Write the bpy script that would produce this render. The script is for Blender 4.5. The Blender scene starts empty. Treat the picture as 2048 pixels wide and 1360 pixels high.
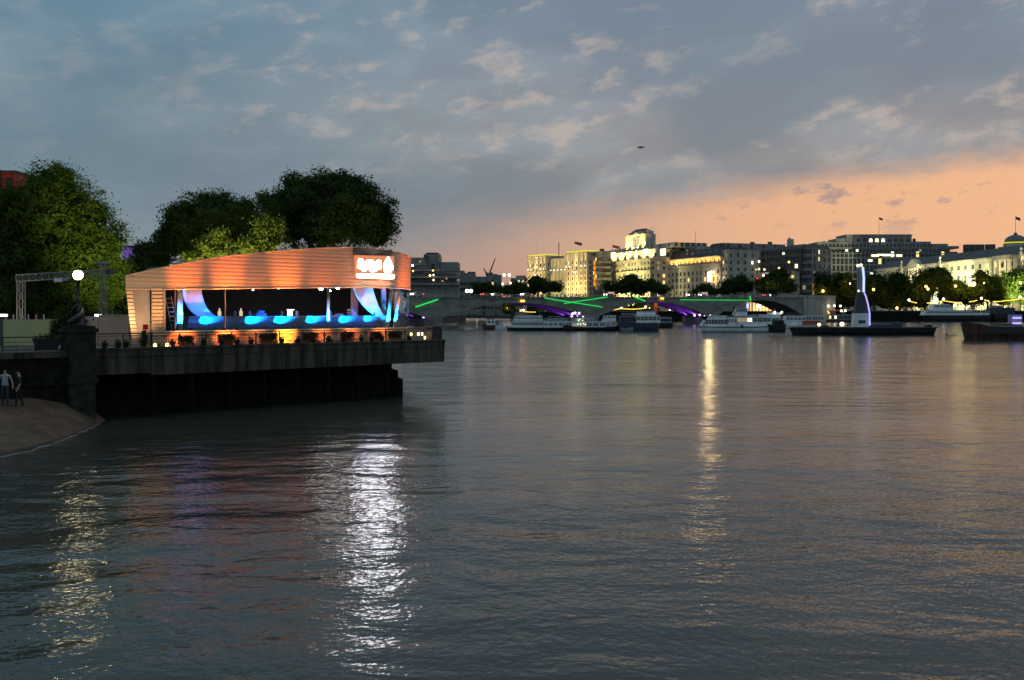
import bpy, math, random
import numpy as np
from mathutils import Vector

# ------------------------------------------------------------------ camera, sky, sun, exposure
F, CX, HY, H = 1991.0, 1024.0, 622.0, 5.6          # focal length in photo pixels, centre column, horizon row, eye height
scene = bpy.context.scene
col = scene.collection
cam_d = bpy.data.cameras.new("camera"); cam = bpy.data.objects.new("camera", cam_d); col.objects.link(cam)
cam_d.sensor_width = 36.0; cam_d.lens = F / 2048 * 36.0
cam_d.shift_y = (HY - 680.0) / 2048.0
cam_d.clip_start = 0.1; cam_d.clip_end = 9000
cam.location = (0, 0, H); cam.rotation_euler = (math.radians(90), 0, 0)
scene.camera = cam
scene.view_settings.view_transform = 'Standard'; scene.view_settings.look = 'None'
scene.view_settings.exposure = 0.0; scene.view_settings.gamma = 1.0
scene.view_settings.use_curve_mapping = False
scene.cycles.use_denoising = True
scene.cycles.max_bounces = 6; scene.cycles.diffuse_bounces = 2; scene.cycles.glossy_bounces = 3
scene.cycles.transparent_max_bounces = 8
scene.cycles.sample_clamp_indirect = 4.0; scene.cycles.sample_clamp_direct = 0.0
scene.cycles.caustics_reflective = False; scene.cycles.caustics_refractive = False
SUN_AZ, SUN_EL = math.radians(43), math.radians(0.6)  # last glow, right of the frame

def lin(r, g, b):
    f = lambda c: (c/255/12.92) if c/255 <= 0.04045 else ((c/255+0.055)/1.055)**2.4
    return (f(r), f(g), f(b), 1.0)

class NT:
    """small helper for node trees"""
    def __init__(s, tree): s.t = tree
    def n(s, kind, **kw):
        nd = s.t.nodes.new(kind)
        for k, v in kw.items(): setattr(nd, k, v)
        return nd
    def link(s, a, b): s.t.links.new(a, b)
    def put(s, sock, v):
        if hasattr(v, 'is_output'): s.link(v, sock)
        elif v is not None: sock.default_value = v
    def m(s, op, a, b=None, c=None, clamp=False):
        nd = s.n('ShaderNodeMath', operation=op); nd.use_clamp = clamp
        s.put(nd.inputs[0], a)
        if b is not None: s.put(nd.inputs[1], b)
        if c is not None: s.put(nd.inputs[2], c)
        return nd.outputs[0]
    def sstep(s, v, a, b, lo=0.0, hi=1.0):
        nd = s.n('ShaderNodeMapRange', interpolation_type='SMOOTHSTEP')
        s.put(nd.inputs[0], v); s.put(nd.inputs[1], a); s.put(nd.inputs[2], b)
        nd.inputs[3].default_value = lo; nd.inputs[4].default_value = hi
        return nd.outputs[0]
    def mix(s, f, a, b, mode='MIX'):
        nd = s.n('ShaderNodeMix', data_type='RGBA', blend_type=mode)
        s.put(nd.inputs[0], f); s.put(nd.inputs[6], a); s.put(nd.inputs[7], b)
        return nd.outputs[2]
    def noise(s, vec, scale, detail=4, rough=0.55, dist=0.0, out=0):
        nd = s.n('ShaderNodeTexNoise'); s.put(nd.inputs['Vector'], vec)
        nd.inputs['Scale'].default_value = scale; nd.inputs['Detail'].default_value = detail
        nd.inputs['Roughness'].default_value = rough; nd.inputs['Distortion'].default_value = dist
        return nd.outputs[out]
    def scale(s, vec, xyz, off=(0, 0, 0)):
        nd = s.n('ShaderNodeMapping'); s.put(nd.inputs[0], vec)
        nd.inputs['Scale'].default_value = xyz; nd.inputs['Location'].default_value = off
        return nd.outputs[0]

world = bpy.data.worlds.new("World"); scene.world = world; world.use_nodes = True
wt = world.node_tree; wt.nodes.clear(); w = NT(wt)
out = w.n('ShaderNodeOutputWorld'); bg = w.n('ShaderNodeBackground'); w.link(bg.outputs[0], out.inputs[0])
D = w.n('ShaderNodeTexCoord').outputs['Generated']
sep = w.n('ShaderNodeSeparateXYZ'); w.link(D, sep.inputs[0]); dx, dy, dz = sep.outputs
hl = w.m('MAXIMUM', w.m('SQRT', w.m('ADD', w.m('MULTIPLY', dx, dx), w.m('MULTIPLY', dy, dy))), 0.02)
el = w.m('DIVIDE', dz, hl)                                      # tangent of elevation
ca = w.m('DIVIDE', w.m('ADD', w.m('MULTIPLY', dx, math.sin(SUN_AZ)), w.m('MULTIPLY', dy, math.cos(SUN_AZ))), hl)
sk = w.n('ShaderNodeTexSky', sky_type='NISHITA', sun_disc=False)
sk.sun_elevation = SUN_EL; sk.sun_rotation = SUN_AZ; sk.air_density = 1.2; sk.dust_density = 2.0
rot = w.n('ShaderNodeMapping'); w.link(D, rot.inputs[0]); rot.inputs['Rotation'].default_value = (0, math.radians(9), 0)
Ds = w.scale(rot.outputs[0], (1, 1, 2.3))
big = w.noise(Ds, 3.2, 3, 0.5)
med = w.noise(Ds, 6.0, 6, 0.58, 0.2)
fine = w.noise(Ds, 21.0, 8, 0.60, 0.15)
# clear strip under the cloud deck
clear = w.mix(w.sstep(ca, 0.60, 0.97), lin(170, 148, 140), lin(240, 184, 142))
clear = w.mix(w.sstep(el, 0.0, 0.07), w.mix(w.sstep(ca, 0.6, 0.97), lin(178, 142, 130), lin(234, 164, 124)), clear)
scud = w.m('MULTIPLY', w.m('MULTIPLY', w.sstep(fine, 0.53, 0.64), 0.75), w.m('MULTIPLY', w.sstep(el, 0.06, 0.11, 0.25, 1.0), w.sstep(ca, 0.7, 0.9)))
clear = w.mix(scud, clear, lin(158, 142, 142))
skyl = w.n('ShaderNodeVectorMath', operation='SCALE'); w.link(sk.outputs[0], skyl.inputs[0]); skyl.inputs['Scale'].default_value = 0.05
clear = w.mix(0.06, clear, skyl.outputs[0], 'ADD')
# cloud deck
deck = w.mix(w.sstep(ca, 0.35, 0.98), lin(104, 139, 158), lin(138, 145, 159))
deck = w.mix(w.sstep(el, 0.10, 0.32), w.mix(w.sstep(ca, 0.3, 0.98), lin(122, 140, 147), lin(158, 149, 145)), deck)
deck = w.mix(w.sstep(med, 0.40, 0.66, 0.0, 0.42), deck, lin(156, 171, 180))
deck = w.mix(w.sstep(big, 0.42, 0.62, 0.45, 0.0), deck, lin(96, 120, 138))
wisp = w.m('MULTIPLY', w.sstep(w.m('ADD', w.m('MULTIPLY', fine, 0.72), w.m('MULTIPLY', med, 0.28)), 0.49, 0.65), w.m('MULTIPLY', w.sstep(big, 0.36, 0.52), w.sstep(el, 0.09, 0.18)))
wisp = w.m('MULTIPLY', wisp, w.sstep(ca, 0.30, 0.80, 0.22, 1.0))
deck = w.mix(w.m('MULTIPLY', wisp, 0.44), deck, lin(216, 194, 176))
eb = w.m('ADD', w.m('MULTIPLY', w.m('SUBTRACT', ca, 0.651), 0.240), 0.066)
eb = w.m('ADD', eb, w.m('MULTIPLY', w.m('SUBTRACT', fine, 0.5), 0.035))
ebw = w.sstep(ca, 0.6, 0.95, 0.05, 0.016)
msk = w.sstep(w.m('SUBTRACT', el, eb), w.m('MULTIPLY', ebw, -1.0), ebw)
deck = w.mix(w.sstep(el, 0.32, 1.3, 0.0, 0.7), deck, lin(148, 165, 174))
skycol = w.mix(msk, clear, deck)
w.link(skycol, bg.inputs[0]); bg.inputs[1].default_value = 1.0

sun_d = bpy.data.lights.new("sun", 'SUN'); sun = bpy.data.objects.new("sun", sun_d); col.objects.link(sun)
sun_d.energy = 0.04; sun_d.angle = math.radians(12); sun_d.color = (1.0, 0.72, 0.5)
sv = Vector((math.sin(SUN_AZ)*math.cos(SUN_EL), math.cos(SUN_AZ)*math.cos(SUN_EL), math.sin(SUN_EL)))
sun.rotation_euler = sv.to_track_quat('Z', 'Y').to_euler()

# ------------------------------------------------------------------ helpers
rnd = random.Random(7)
def X(px, Y): return (px-CX)/F*Y
def Z(py, Y): return H-(py-HY)/F*Y

class MB:
    def __init__(s): s.v = []; s.f = []; s.mi = []
    def add(s, vs, fs, mi=0):
        o = len(s.v); s.v += [tuple(v) for v in vs]
        for f in fs: s.f.append(tuple(o+i for i in f)); s.mi.append(mi)
        return s
    def box(s, x0, x1, y0, y1, z0, z1, mi=0):
        vs = [(x0,y0,z0),(x1,y0,z0),(x1,y1,z0),(x0,y1,z0),(x0,y0,z1),(x1,y0,z1),(x1,y1,z1),(x0,y1,z1)]
        return s.add(vs, [(0,3,2,1),(4,5,6,7),(0,1,5,4),(1,2,6,5),(2,3,7,6),(3,0,4,7)], mi)
    def quad(s, a, b, c, d, mi=0): return s.add([a,b,c,d], [(0,1,2,3)], mi)
    def prism_y(s, poly, y0, y1, mi=0):           # polygon in x,z extruded along y
        n = len(poly)
        vs = [(x,y0,z) for x,z in poly]+[(x,y1,z) for x,z in poly]
        fs = [tuple(range(n)), tuple(range(2*n-1, n-1, -1))]+[(i,i+n,(i+1)%n+n,(i+1)%n) for i in range(n)]
        return s.add(vs, fs, mi)
    def prism_z(s, poly, z0, z1, mi=0, top=True):
        n = len(poly)
        vs = [(x,y,z0) for x,y in poly]+[(x,y,z1) for x,y in poly]
        fs = [tuple(range(n-1,-1,-1)), tuple(range(n, 2*n))]+[(i,(i+1)%n,(i+1)%n+n,i+n) for i in range(n)]
        return s.add(vs, fs, mi)
    def tube(s, pts, r, n=6, mi=0):
        pts = [Vector(p) for p in pts]; rs = r if isinstance(r, (list, tuple)) else [r]*len(pts)
        o = len(s.v); k = len(pts)
        for i, p in enumerate(pts):
            t = (pts[min(i+1,k-1)]-pts[max(i-1,0)])
            t = t.normalized() if t.length > 1e-9 else Vector((0,0,1))
            a = t.cross(Vector((0,0,1)) if abs(t.z) < 0.9 else Vector((1,0,0))).normalized(); b = t.cross(a)
            for j in range(n):
                q = p+(a*math.cos(2*math.pi*j/n)+b*math.sin(2*math.pi*j/n))*rs[i]
                s.v.append(tuple(q))
        for i in range(k-1):
            for j in range(n):
                s.f.append((o+i*n+j, o+i*n+(j+1)%n, o+(i+1)*n+(j+1)%n, o+(i+1)*n+j)); s.mi.append(mi)
        s.f.append(tuple(o+j for j in range(n-1,-1,-1))); s.mi.append(mi)
        s.f.append(tuple(o+(k-1)*n+j for j in range(n))); s.mi.append(mi)
        return s
    def lathe(s, prof, n=12, c=(0,0,0), mi=0):
        o = len(s.v)
        for r, z in prof:
            for j in range(n): s.v.append((c[0]+r*math.cos(2*math.pi*j/n), c[1]+r*math.sin(2*math.pi*j/n), c[2]+z))
        for i in range(len(prof)-1):
            for j in range(n):
                s.f.append((o+i*n+j, o+i*n+(j+1)%n, o+(i+1)*n+(j+1)%n, o+(i+1)*n+j)); s.mi.append(mi)
        s.f.append(tuple(o+j for j in range(n-1,-1,-1))); s.mi.append(mi)
        k = (len(prof)-1)*n
        s.f.append(tuple(o+k+j for j in range(n))); s.mi.append(mi)
        return s
    def ball(s, c, r, n=10, mi=0, sq=1.0):
        return s.lathe([(max(1e-3, r*math.sin(math.pi*i/n)), -r*sq*math.cos(math.pi*i/n)) for i in range(n+1)], n, c, mi)
    def mesh(s, name, mats, smooth=False):
        me = bpy.data.meshes.new(name); me.from_pydata(s.v, [], s.f)
        for m_ in (mats if isinstance(mats, (list, tuple)) else [mats]): me.materials.append(m_)
        if any(s.mi): me.polygons.foreach_set('material_index', s.mi)
        if smooth: me.polygons.foreach_set('use_smooth', [True]*len(me.polygons))
        me.update(); return me
    def build(s, name, mats, parent=None, smooth=False, loc=None):
        return place(name, s.mesh(name, mats, smooth), parent, loc)

def place(name, me, parent=None, loc=None, rz=0.0):
    o = bpy.data.objects.new(name, me); col.objects.link(o); o.parent = parent
    if loc: o.location = loc
    if rz: o.rotation_euler = (0, 0, rz)
    return o
def tag(o, label, cat=None, group=None, kind=None):
    o['label'] = label
    if cat: o['category'] = cat
    if group: o['group'] = group
    if kind: o['kind'] = kind
    return o
def thing(name, label, cat, loc=(0,0,0), rz=0.0, group=None):
    o = bpy.data.objects.new(name, None); col.objects.link(o); o.location = loc; o.rotation_euler = (0, 0, rz)
    o.empty_display_size = 0.3
    return tag(o, label, cat, group)
def struct(name, mb, mat, smooth=False):
    o = mb.build(name, mat, None, smooth); o['kind'] = 'structure'; return o
def light(parent, kind, loc, power, color, target=None, angle=60, blend=0.5, size=0.1):
    ld = bpy.data.lights.new('lamp_light', kind); ld.energy = power*(3.0 if kind == 'SPOT' else 1.0); ld.color = color
    ld.shadow_soft_size = size
    o = bpy.data.objects.new('lamp_light', ld); col.objects.link(o); o.parent = parent; o.location = loc
    if kind == 'SPOT':
        ld.spot_size = math.radians(angle); ld.spot_blend = blend
    if target is not None:
        o.rotation_euler = (Vector(target)-Vector(loc)).to_track_quat('-Z', 'Y').to_euler()
    return o

# ------------------------------------------------------------------ materials
MATS = {}
def mat(name, c, rough=0.7, metal=0.0, var=0.25, vs=1.5, stretch=(1,1,1), bump=0.0, bs=8.0, spec=0.5, c2=None):
    m = bpy.data.materials.new(name); m.use_nodes = True; t = NT(m.node_tree)
    bs_ = m.node_tree.nodes['Principled BSDF']
    bs_.inputs['Roughness'].default_value = rough; bs_.inputs['Metallic'].default_value = metal
    bs_.inputs['Specular IOR Level'].default_value = spec
    co = t.n('ShaderNodeTexCoord').outputs['Object']
    if var > 0:
        nz = t.noise(t.scale(co, stretch), vs, 5, 0.6)
        a = tuple(v*(1-var) for v in c[:3])+(1,); b = (c2 if c2 else tuple(min(1, v*(1+var)) for v in c[:3])+(1,))
        t.link(t.mix(t.sstep(nz, 0.3, 0.7), a, b), bs_.inputs['Base Color'])
    else: bs_.inputs['Base Color'].default_value = tuple(c[:3])+(1,)
    if bump > 0:
        b = t.n('ShaderNodeBump'); b.inputs['Strength'].default_value = bump; b.inputs['Distance'].default_value = 0.05
        t.link(t.noise(co, bs, 4, 0.6), b.inputs['Height']); t.link(b.outputs[0], bs_.inputs['Normal'])
    MATS[name] = m; return m
def emit(name, c, strength, sample=False):
    m = bpy.data.materials.new(name); m.use_nodes = True; nt = m.node_tree; nt.nodes.clear(); t = NT(nt)
    o = t.n('ShaderNodeOutputMaterial'); e = t.n('ShaderNodeEmission')
    e.inputs[0].default_value = tuple(c[:3])+(1,); e.inputs[1].default_value = strength; t.link(e.outputs[0], o.inputs[0])
    m.cycles.emission_sampling = 'AUTO' if sample else 'NONE'
    return m
def glassmat(name, tint=(0.9,0.95,1.0), refl=0.12):
    m = bpy.data.materials.new(name); m.use_nodes = True; nt = m.node_tree; nt.nodes.clear(); t = NT(nt)
    o = t.n('ShaderNodeOutputMaterial'); a = t.n('ShaderNodeBsdfTransparent'); g = t.n('ShaderNodeBsdfGlossy')
    a.inputs[0].default_value = tint+(1,); g.inputs['Roughness'].default_value = 0.03
    fr = t.n('ShaderNodeFresnel'); fr.inputs[0].default_value = 1.22
    mx = t.n('ShaderNodeMixShader'); t.link(fr.outputs[0], mx.inputs[0]); t.link(a.outputs[0], mx.inputs[1]); t.link(g.outputs[0], mx.inputs[2])
    t.link(mx.outputs[0], o.inputs[0]); return m
def leafmat(name, c, tr=0.25):
    m = bpy.data.materials.new(name); m.use_nodes = True; nt = m.node_tree; nt.nodes.clear(); t = NT(nt)
    o = t.n('ShaderNodeOutputMaterial'); d = t.n('ShaderNodeBsdfDiffuse'); tl = t.n('ShaderNodeBsdfTranslucent')
    ge = t.n('ShaderNodeNewGeometry')
    a = tuple(v*0.55 for v in c[:3])+(1,); b = tuple(v*1.5 for v in c[:3])+(1,)
    clump = t.sstep(t.noise(t.n('ShaderNodeTexCoord').outputs['Object'], 0.9, 3, 0.6), 0.35, 0.65)
    f = t.m('ADD', t.m('MULTIPLY', clump, 0.65), t.m('MULTIPLY', ge.outputs['Random Per Island'], 0.35))
    cc = t.mix(f, a, b)
    t.link(cc, d.inputs[0]); t.link(cc, tl.inputs[0])
    mx = t.n('ShaderNodeMixShader'); mx.inputs[0].default_value = tr
    t.link(d.outputs[0], mx.inputs[1]); t.link(tl.outputs[0], mx.inputs[2]); t.link(mx.outputs[0], o.inputs[0]); return m

M = dict(
    stone=mat('portland_stone', (0.46,0.41,0.33), 0.85, var=0.18, vs=0.25, stretch=(1,1,0.4)),
    stone2=mat('weathered_stone', (0.42,0.385,0.33), 0.85, var=0.25, vs=0.3, stretch=(1,1,0.35)),
    stone3=mat('grey_stone', (0.27,0.26,0.24), 0.85, var=0.25, vs=0.2, stretch=(1,1,0.35)),
    dstone=mat('sooty_stone', (0.22,0.215,0.21), 0.85, var=0.3, vs=0.3),
    brick=mat('dark_brick', (0.12,0.10,0.09), 0.9, var=0.3, vs=0.5),
    slate=mat('slate_roof', (0.05,0.052,0.06), 0.6, var=0.3, vs=0.6),
    lead=mat('lead_roof', (0.13,0.15,0.15), 0.55, var=0.2, vs=0.5),
    concrete=mat('board_concrete', (0.24,0.235,0.225), 0.85, var=0.3, vs=0.8, stretch=(1.5,1.5,0.25), bump=0.25, bs=5),
    bconc=mat('bridge_concrete', (0.235,0.225,0.205), 0.85, var=0.35, vs=0.15, stretch=(1,1,3)),
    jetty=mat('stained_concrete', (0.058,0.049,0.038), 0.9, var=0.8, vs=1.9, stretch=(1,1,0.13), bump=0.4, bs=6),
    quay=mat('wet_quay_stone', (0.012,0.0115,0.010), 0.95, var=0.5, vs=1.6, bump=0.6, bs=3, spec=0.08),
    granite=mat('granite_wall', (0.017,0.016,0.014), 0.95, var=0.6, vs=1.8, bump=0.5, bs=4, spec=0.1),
    sand=mat('foreshore_sand', (0.10,0.066,0.041), 0.9, var=0.4, vs=0.9, bump=0.5, bs=9),
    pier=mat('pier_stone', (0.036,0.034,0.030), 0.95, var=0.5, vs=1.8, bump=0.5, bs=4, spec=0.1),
    paving=mat('paving', (0.16,0.15,0.14), 0.85, var=0.3, vs=1.2),
    tarmac=mat('tarmac', (0.05,0.05,0.052), 0.85, var=0.25, vs=1.0),
    earth=mat('city_ground', (0.06,0.06,0.058), 0.9, var=0.3, vs=0.1),
    rib=mat('corrugated_metal', (0.58,0.45,0.31), 0.45, 0.2, var=0.08, vs=3.0, stretch=(0.3,0.3,4)),
    panel=mat('painted_panel', (0.36,0.31,0.27), 0.7, var=0.08, vs=1.5),
    band=mat('dark_banner', (0.05,0.07,0.07), 0.6, var=0.2, vs=4),
    white=mat('white_paint', (0.74,0.74,0.76), 0.55, var=0.06, vs=1.0),
    gloss=mat('white_gloss', (0.78,0.78,0.80), 0.35, var=0.03, vs=1.0),
    boatw=mat('boat_white', (0.80,0.82,0.84), 0.45, var=0.14, vs=0.8, stretch=(1,1,0.4)),
    boatg=mat('boat_grey', (0.22,0.24,0.26), 0.5, var=0.2, vs=0.8),
    boatb=mat('boat_blue', (0.045,0.06,0.10), 0.45, var=0.25, vs=0.8),
    hull=mat('hull_black', (0.018,0.018,0.02), 0.5, var=0.4, vs=0.8),
    rust=mat('hull_rust', (0.10,0.045,0.028), 0.8, var=0.5, vs=1.2, stretch=(1,1,0.3)),
    orange=mat('orange_paint', (0.45,0.10,0.03), 0.6, var=0.2, vs=1.0),
    red=mat('red_paint', (0.42,0.03,0.025), 0.6, var=0.2, vs=1.0),
    terra=mat('terracotta', (0.50,0.13,0.06), 0.8, var=0.2, vs=3.0),
    black=mat('black_metal', (0.015,0.015,0.016), 0.5, var=0.3, vs=3.0),
    dgrey=mat('dark_grey', (0.07,0.07,0.075), 0.6, var=0.2, vs=1.5),
    steel=mat('aluminium', (0.30,0.30,0.30), 0.5, 0.6, var=0.1, vs=6.0),
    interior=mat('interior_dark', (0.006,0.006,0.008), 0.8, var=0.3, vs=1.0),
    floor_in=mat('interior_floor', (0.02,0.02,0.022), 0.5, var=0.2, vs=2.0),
    green=mat('green_hoarding', (0.42,0.46,0.22), 0.75, var=0.08, vs=1.0),
    beige=mat('beige_hoarding', (0.52,0.38,0.31), 0.8, var=0.1, vs=0.8),
    counter=mat('counter_front', (0.42,0.45,0.50), 0.4, var=0.04, vs=1.0),
    lilac=mat('lilac_box', (0.45,0.40,0.62), 0.7, var=0.1, vs=3.0),
    pane=mat('dark_pane', (0.012,0.014,0.018), 0.12, var=0.2, vs=0.4),
    paneg=mat('grey_pane', (0.03,0.035,0.045), 0.15, var=0.2, vs=0.4),
    frame=mat('window_frame', (0.35,0.34,0.32), 0.7, var=0.1, vs=2),
    flag=mat('flag_cloth', (0.20,0.04,0.05), 0.8, var=0.2, vs=3),
    bark=mat('bark', (0.07,0.055,0.04), 0.9, var=0.4, vs=3.0, stretch=(1,1,0.3), bump=0.6, bs=8),
    leaf=leafmat('leaves', (0.070,0.115,0.022)), leafd=leafmat('leaves_dark', (0.042,0.072,0.022)),
    leafy=leafmat('leaves_pale', (0.11,0.15,0.03)), shrub=leafmat('shrub_leaves', (0.055,0.05,0.02)),
    glass=glassmat('window_glass'),
)
E = dict(
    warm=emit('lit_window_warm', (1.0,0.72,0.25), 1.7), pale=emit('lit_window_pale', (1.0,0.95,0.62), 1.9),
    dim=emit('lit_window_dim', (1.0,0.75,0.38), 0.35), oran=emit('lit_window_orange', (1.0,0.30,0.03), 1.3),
    gold=emit('lit_window_gold', (1.0,0.62,0.16), 0.9),
    bulb=emit('bulb_white', (1.0,0.93,0.80), 6), bulbo=emit('bulb_amber', (1.0,0.58,0.18), 5),
    bulbv=emit('bulb_violet', (0.72,0.45,1.0), 5), fest=emit('festoon_bulb', (1.0,0.66,0.10), 2.6),
    green=emit('green_tube', (0.03,1.0,0.16), 0.9), neon=emit('violet_neon', (0.42,0.36,1.0), 1.5),
    neonb=emit('blue_neon', (0.50,0.62,1.0), 1.4), redl=emit('red_lamp', (1.0,0.10,0.05), 2.2),
    grnl=emit('green_lamp', (0.5,1.0,0.6), 2.0), yel=emit('yellow_lit_glow', (0.95,0.9,0.05), 0.9),
)
# ------------------------------------------------------------------ frame of the near quay: s along its edge, d inland
DK = 3.6                                                     # deck level above the water
AX, AY = X(300, 52.4), 52.4
BX_, BY_ = X(890, 66.4), 66.4
JL = math.hypot(BX_-AX, BY_-AY); ux, uy = (BX_-AX)/JL, (BY_-AY)/JL
JA = math.atan2(uy, ux)
def J(s, d, z=0.0): return (AX+ux*s-uy*d, AY+uy*s+ux*d, z)
def sJ(px, d):
    a = (px-CX)/F
    return (a*(AY+ux*d)-AX+uy*d)/(ux-a*uy)
def YJ(s, d): return AY+uy*s+ux*d
def zJ(py, s, d): return Z(py, YJ(s, d))
def JT(name, label, cat, s, d, z=DK, group=None, rz=0.0): return thing(name, label, cat, J(s, d, z), JA+rz, group)

# ------------------------------------------------------------------ water
def watermat():
    m = bpy.data.materials.new('river_water'); m.use_nodes = True; t = NT(m.node_tree)
    b = m.node_tree.nodes['Principled BSDF']
    b.inputs['Base Color'].default_value = (0.048, 0.056, 0.046, 1)
    b.inputs['Roughness'].default_value = 0.14; b.inputs['IOR'].default_value = 1.333
    g = t.n('ShaderNodeNewGeometry').outputs['Position']
    def height(vec):
        a = t.noise(t.scale(vec, (0.55, 1.0, 1)), 0.16, 3, 0.55, 0.4)       # swell and wakes
        b_ = t.noise(t.scale(vec, (0.75, 1.0, 1)), 0.75, 3, 0.55, 0.5)      # wavelets
        c = t.noise(t.scale(vec, (1.0, 1.0, 1), (3, 7, 0)), 5.0, 3, 0.6, 0.3)   # ripples
        h = t.m('ADD', t.m('MULTIPLY', a, 0.36), t.m('MULTIPLY', b_, 0.088))
        return t.m('ADD', h, t.m('MULTIPLY', c, 0.029))
    e = 0.05
    def off(o):
        v = t.n('ShaderNodeVectorMath', operation='ADD'); t.link(g, v.inputs[0]); v.inputs[1].default_value = o; return v.outputs[0]
    h0, hx, hy = height(g), height(off((e, 0, 0))), height(off((0, e, 0)))
    k = t.sstep(t.noise(t.scale(g, (0.35, 1, 1), (11, 5, 0)), 0.035, 3, 0.5), 0.35, 0.65, 0.40, 1.2)   # calm and ruffled patches
    sx = t.m('MULTIPLY', t.m('MULTIPLY', t.m('SUBTRACT', h0, hx), 1/e), k)
    sy = t.m('MULTIPLY', t.m('MULTIPLY', t.m('SUBTRACT', h0, hy), 1/e), k)
    cb = t.n('ShaderNodeCombineXYZ'); t.link(sx, cb.inputs[0]); t.link(sy, cb.inputs[1]); cb.inputs[2].default_value = 1.0
    nv = t.n('ShaderNodeVectorMath', operation='NORMALIZE'); t.link(cb.outputs[0], nv.inputs[0])
    t.link(nv.outputs[0], b.inputs['Normal'])
    return m
mb = MB(); mb.quad((-900,-80,0),(1200,-80,0),(1200,3000,0),(-900,3000,0)); struct('river_water', mb, watermat())

# ------------------------------------------------------------------ land
def land(name, pts, ztop, zbot, m):
    mb = MB(); mb.prism_z(pts, zbot, ztop); return struct(name, mb, m)
p0 = J(-60, 3.0); p1 = J(24.5, 26)
land('south_bank_ground', [p0[:2], J(-3.0, 3.0)[:2], J(-3.0, 17.5)[:2], J(20, 17.5)[:2], J(16,45)[:2], (-75,262), (-62,300), (-47,380), (-24,520), (-60,900), (-900,1100), (-900,10)], DK-0.012, -2, M['earth'])
land('north_bank_ground', [(16,640), (60,572), (108,520), (140,497), (176,548), (330,560), (1150,600), (1150,2900), (16,2900)], 4.8, -2, M['earth'])
land('upstream_bank_ground', [(-170,1010), (-60,860), (15.9,700), (15.9,2900), (-880,2900), (-880,1120)], 2.2, -2, M['earth'])
# embankment wall north of the river: a thing of its own along the right bank
def bankwall(name, label, pts, z0, z1, thick=0.9):
    t = thing(name, label, 'wall', (pts[0][0], pts[0][1], 0))
    for (xa, ya), (xb, yb) in zip(pts, pts[1:]):
        L = math.hypot(xb-xa, yb-ya); a = math.atan2(yb-ya, xb-xa)
        mb = MB(); mb.box(0, L, -thick, 0, z0, z1-0.25); 
        o = mb.build('wall_face', M['granite'], t, loc=(xa-pts[0][0], ya-pts[0][1], 0)); o.rotation_euler = (0,0,a)
        mb = MB(); mb.box(0, L, -thick-0.12, 0.1, z1-0.248, z1)
        o = mb.build('coping', M['dstone'], t, loc=(xa-pts[0][0], ya-pts[0][1], 0)); o.rotation_euler = (0,0,a)
    return t
bankwall('river_wall', 'dark granite river wall along the far right bank behind the moored ferry', [(176,548),(330,560),(700,590)], -1, 5.8)
bankwall('river_wall', 'dark granite river wall of the far bank seen through the bridge arches', [(16,640),(60,572),(108,520),(140,497)], -1, 5.6)

# foreshore: a sloping tongue of sand below the wall
FEDGE = [(-60,-30),(-30,-17),(-14,-12.5),(-9.0,-9.2),(-6.5,-6.2),(-4.2,-3.0),(-3.1,-1.2),(-2.2,0.4)]
def fwidth(s):
    for (a, wa), (b_, wb) in zip(FEDGE, FEDGE[1:]):
        if a <= s <= b_: return wa+(wb-wa)*(s-a)/(b_-a)
    return 0.4
def foreshore_z(s, d):
    wd = fwidth(s)-.5; q = (d-3.0)/(wd-3.0)
    z = 2.45*max(0, 1-q)**1.25-0.10*q*q-0.12+0.05*math.sin(s*1.9+d*1.3)*(1-q)
    return z*(min(1.0, (-2.0-s)/2.5+0.25) if s > -4.0 else 1.0)
def foreshore():
    mb = MB(); ns, nd = 44, 22
    r = random.Random(3)
    for i in range(ns+1):
        s = -40+(37.8)*(i/ns)**0.55
        wd = fwidth(s)-0.5
        for j in range(nd+1):
            q = j/nd; d = 3.0+(wd-3.0)*q
            z = foreshore_z(s, d)+r.uniform(-.012,.012)
            mb.v.append(J(s, d, z))
    for i in range(ns):
        for j in range(nd):
            a = i*(nd+1)+j; mb.f.append((a, a+1, a+nd+2, a+nd+1)); mb.mi.append(0)
    return struct('foreshore', mb, M['sand'], True)
foreshore()
mb = MB(); r = random.Random(9)
for i in range(320):
    s = r.uniform(-14, -3.2); wd = fwidth(s)-.6; d = r.uniform(wd+.2, -.1) if wd < -.4 else -.1
    k = r.uniform(.012, .05)*(1.5 if r.random() < .08 else 1); x, y, _ = J(s, d); z = foreshore_z(s, d)
    a = r.uniform(0, 6.28)
    vs = [(x+k*math.cos(a+q*2.09)*r.uniform(.7,1.2), y+k*math.sin(a+q*2.09)*r.uniform(.7,1.2), z-.01) for q in range(3)]
    mb.add(vs+[(x, y, z+k*.7)], [(0,1,3),(1,2,3),(2,0,3)])
o = mb.build('pebbles', M['granite']); tag(o, 'scatter of dark pebbles on the foreshore sand', 'pebbles', kind='stuff')
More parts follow.
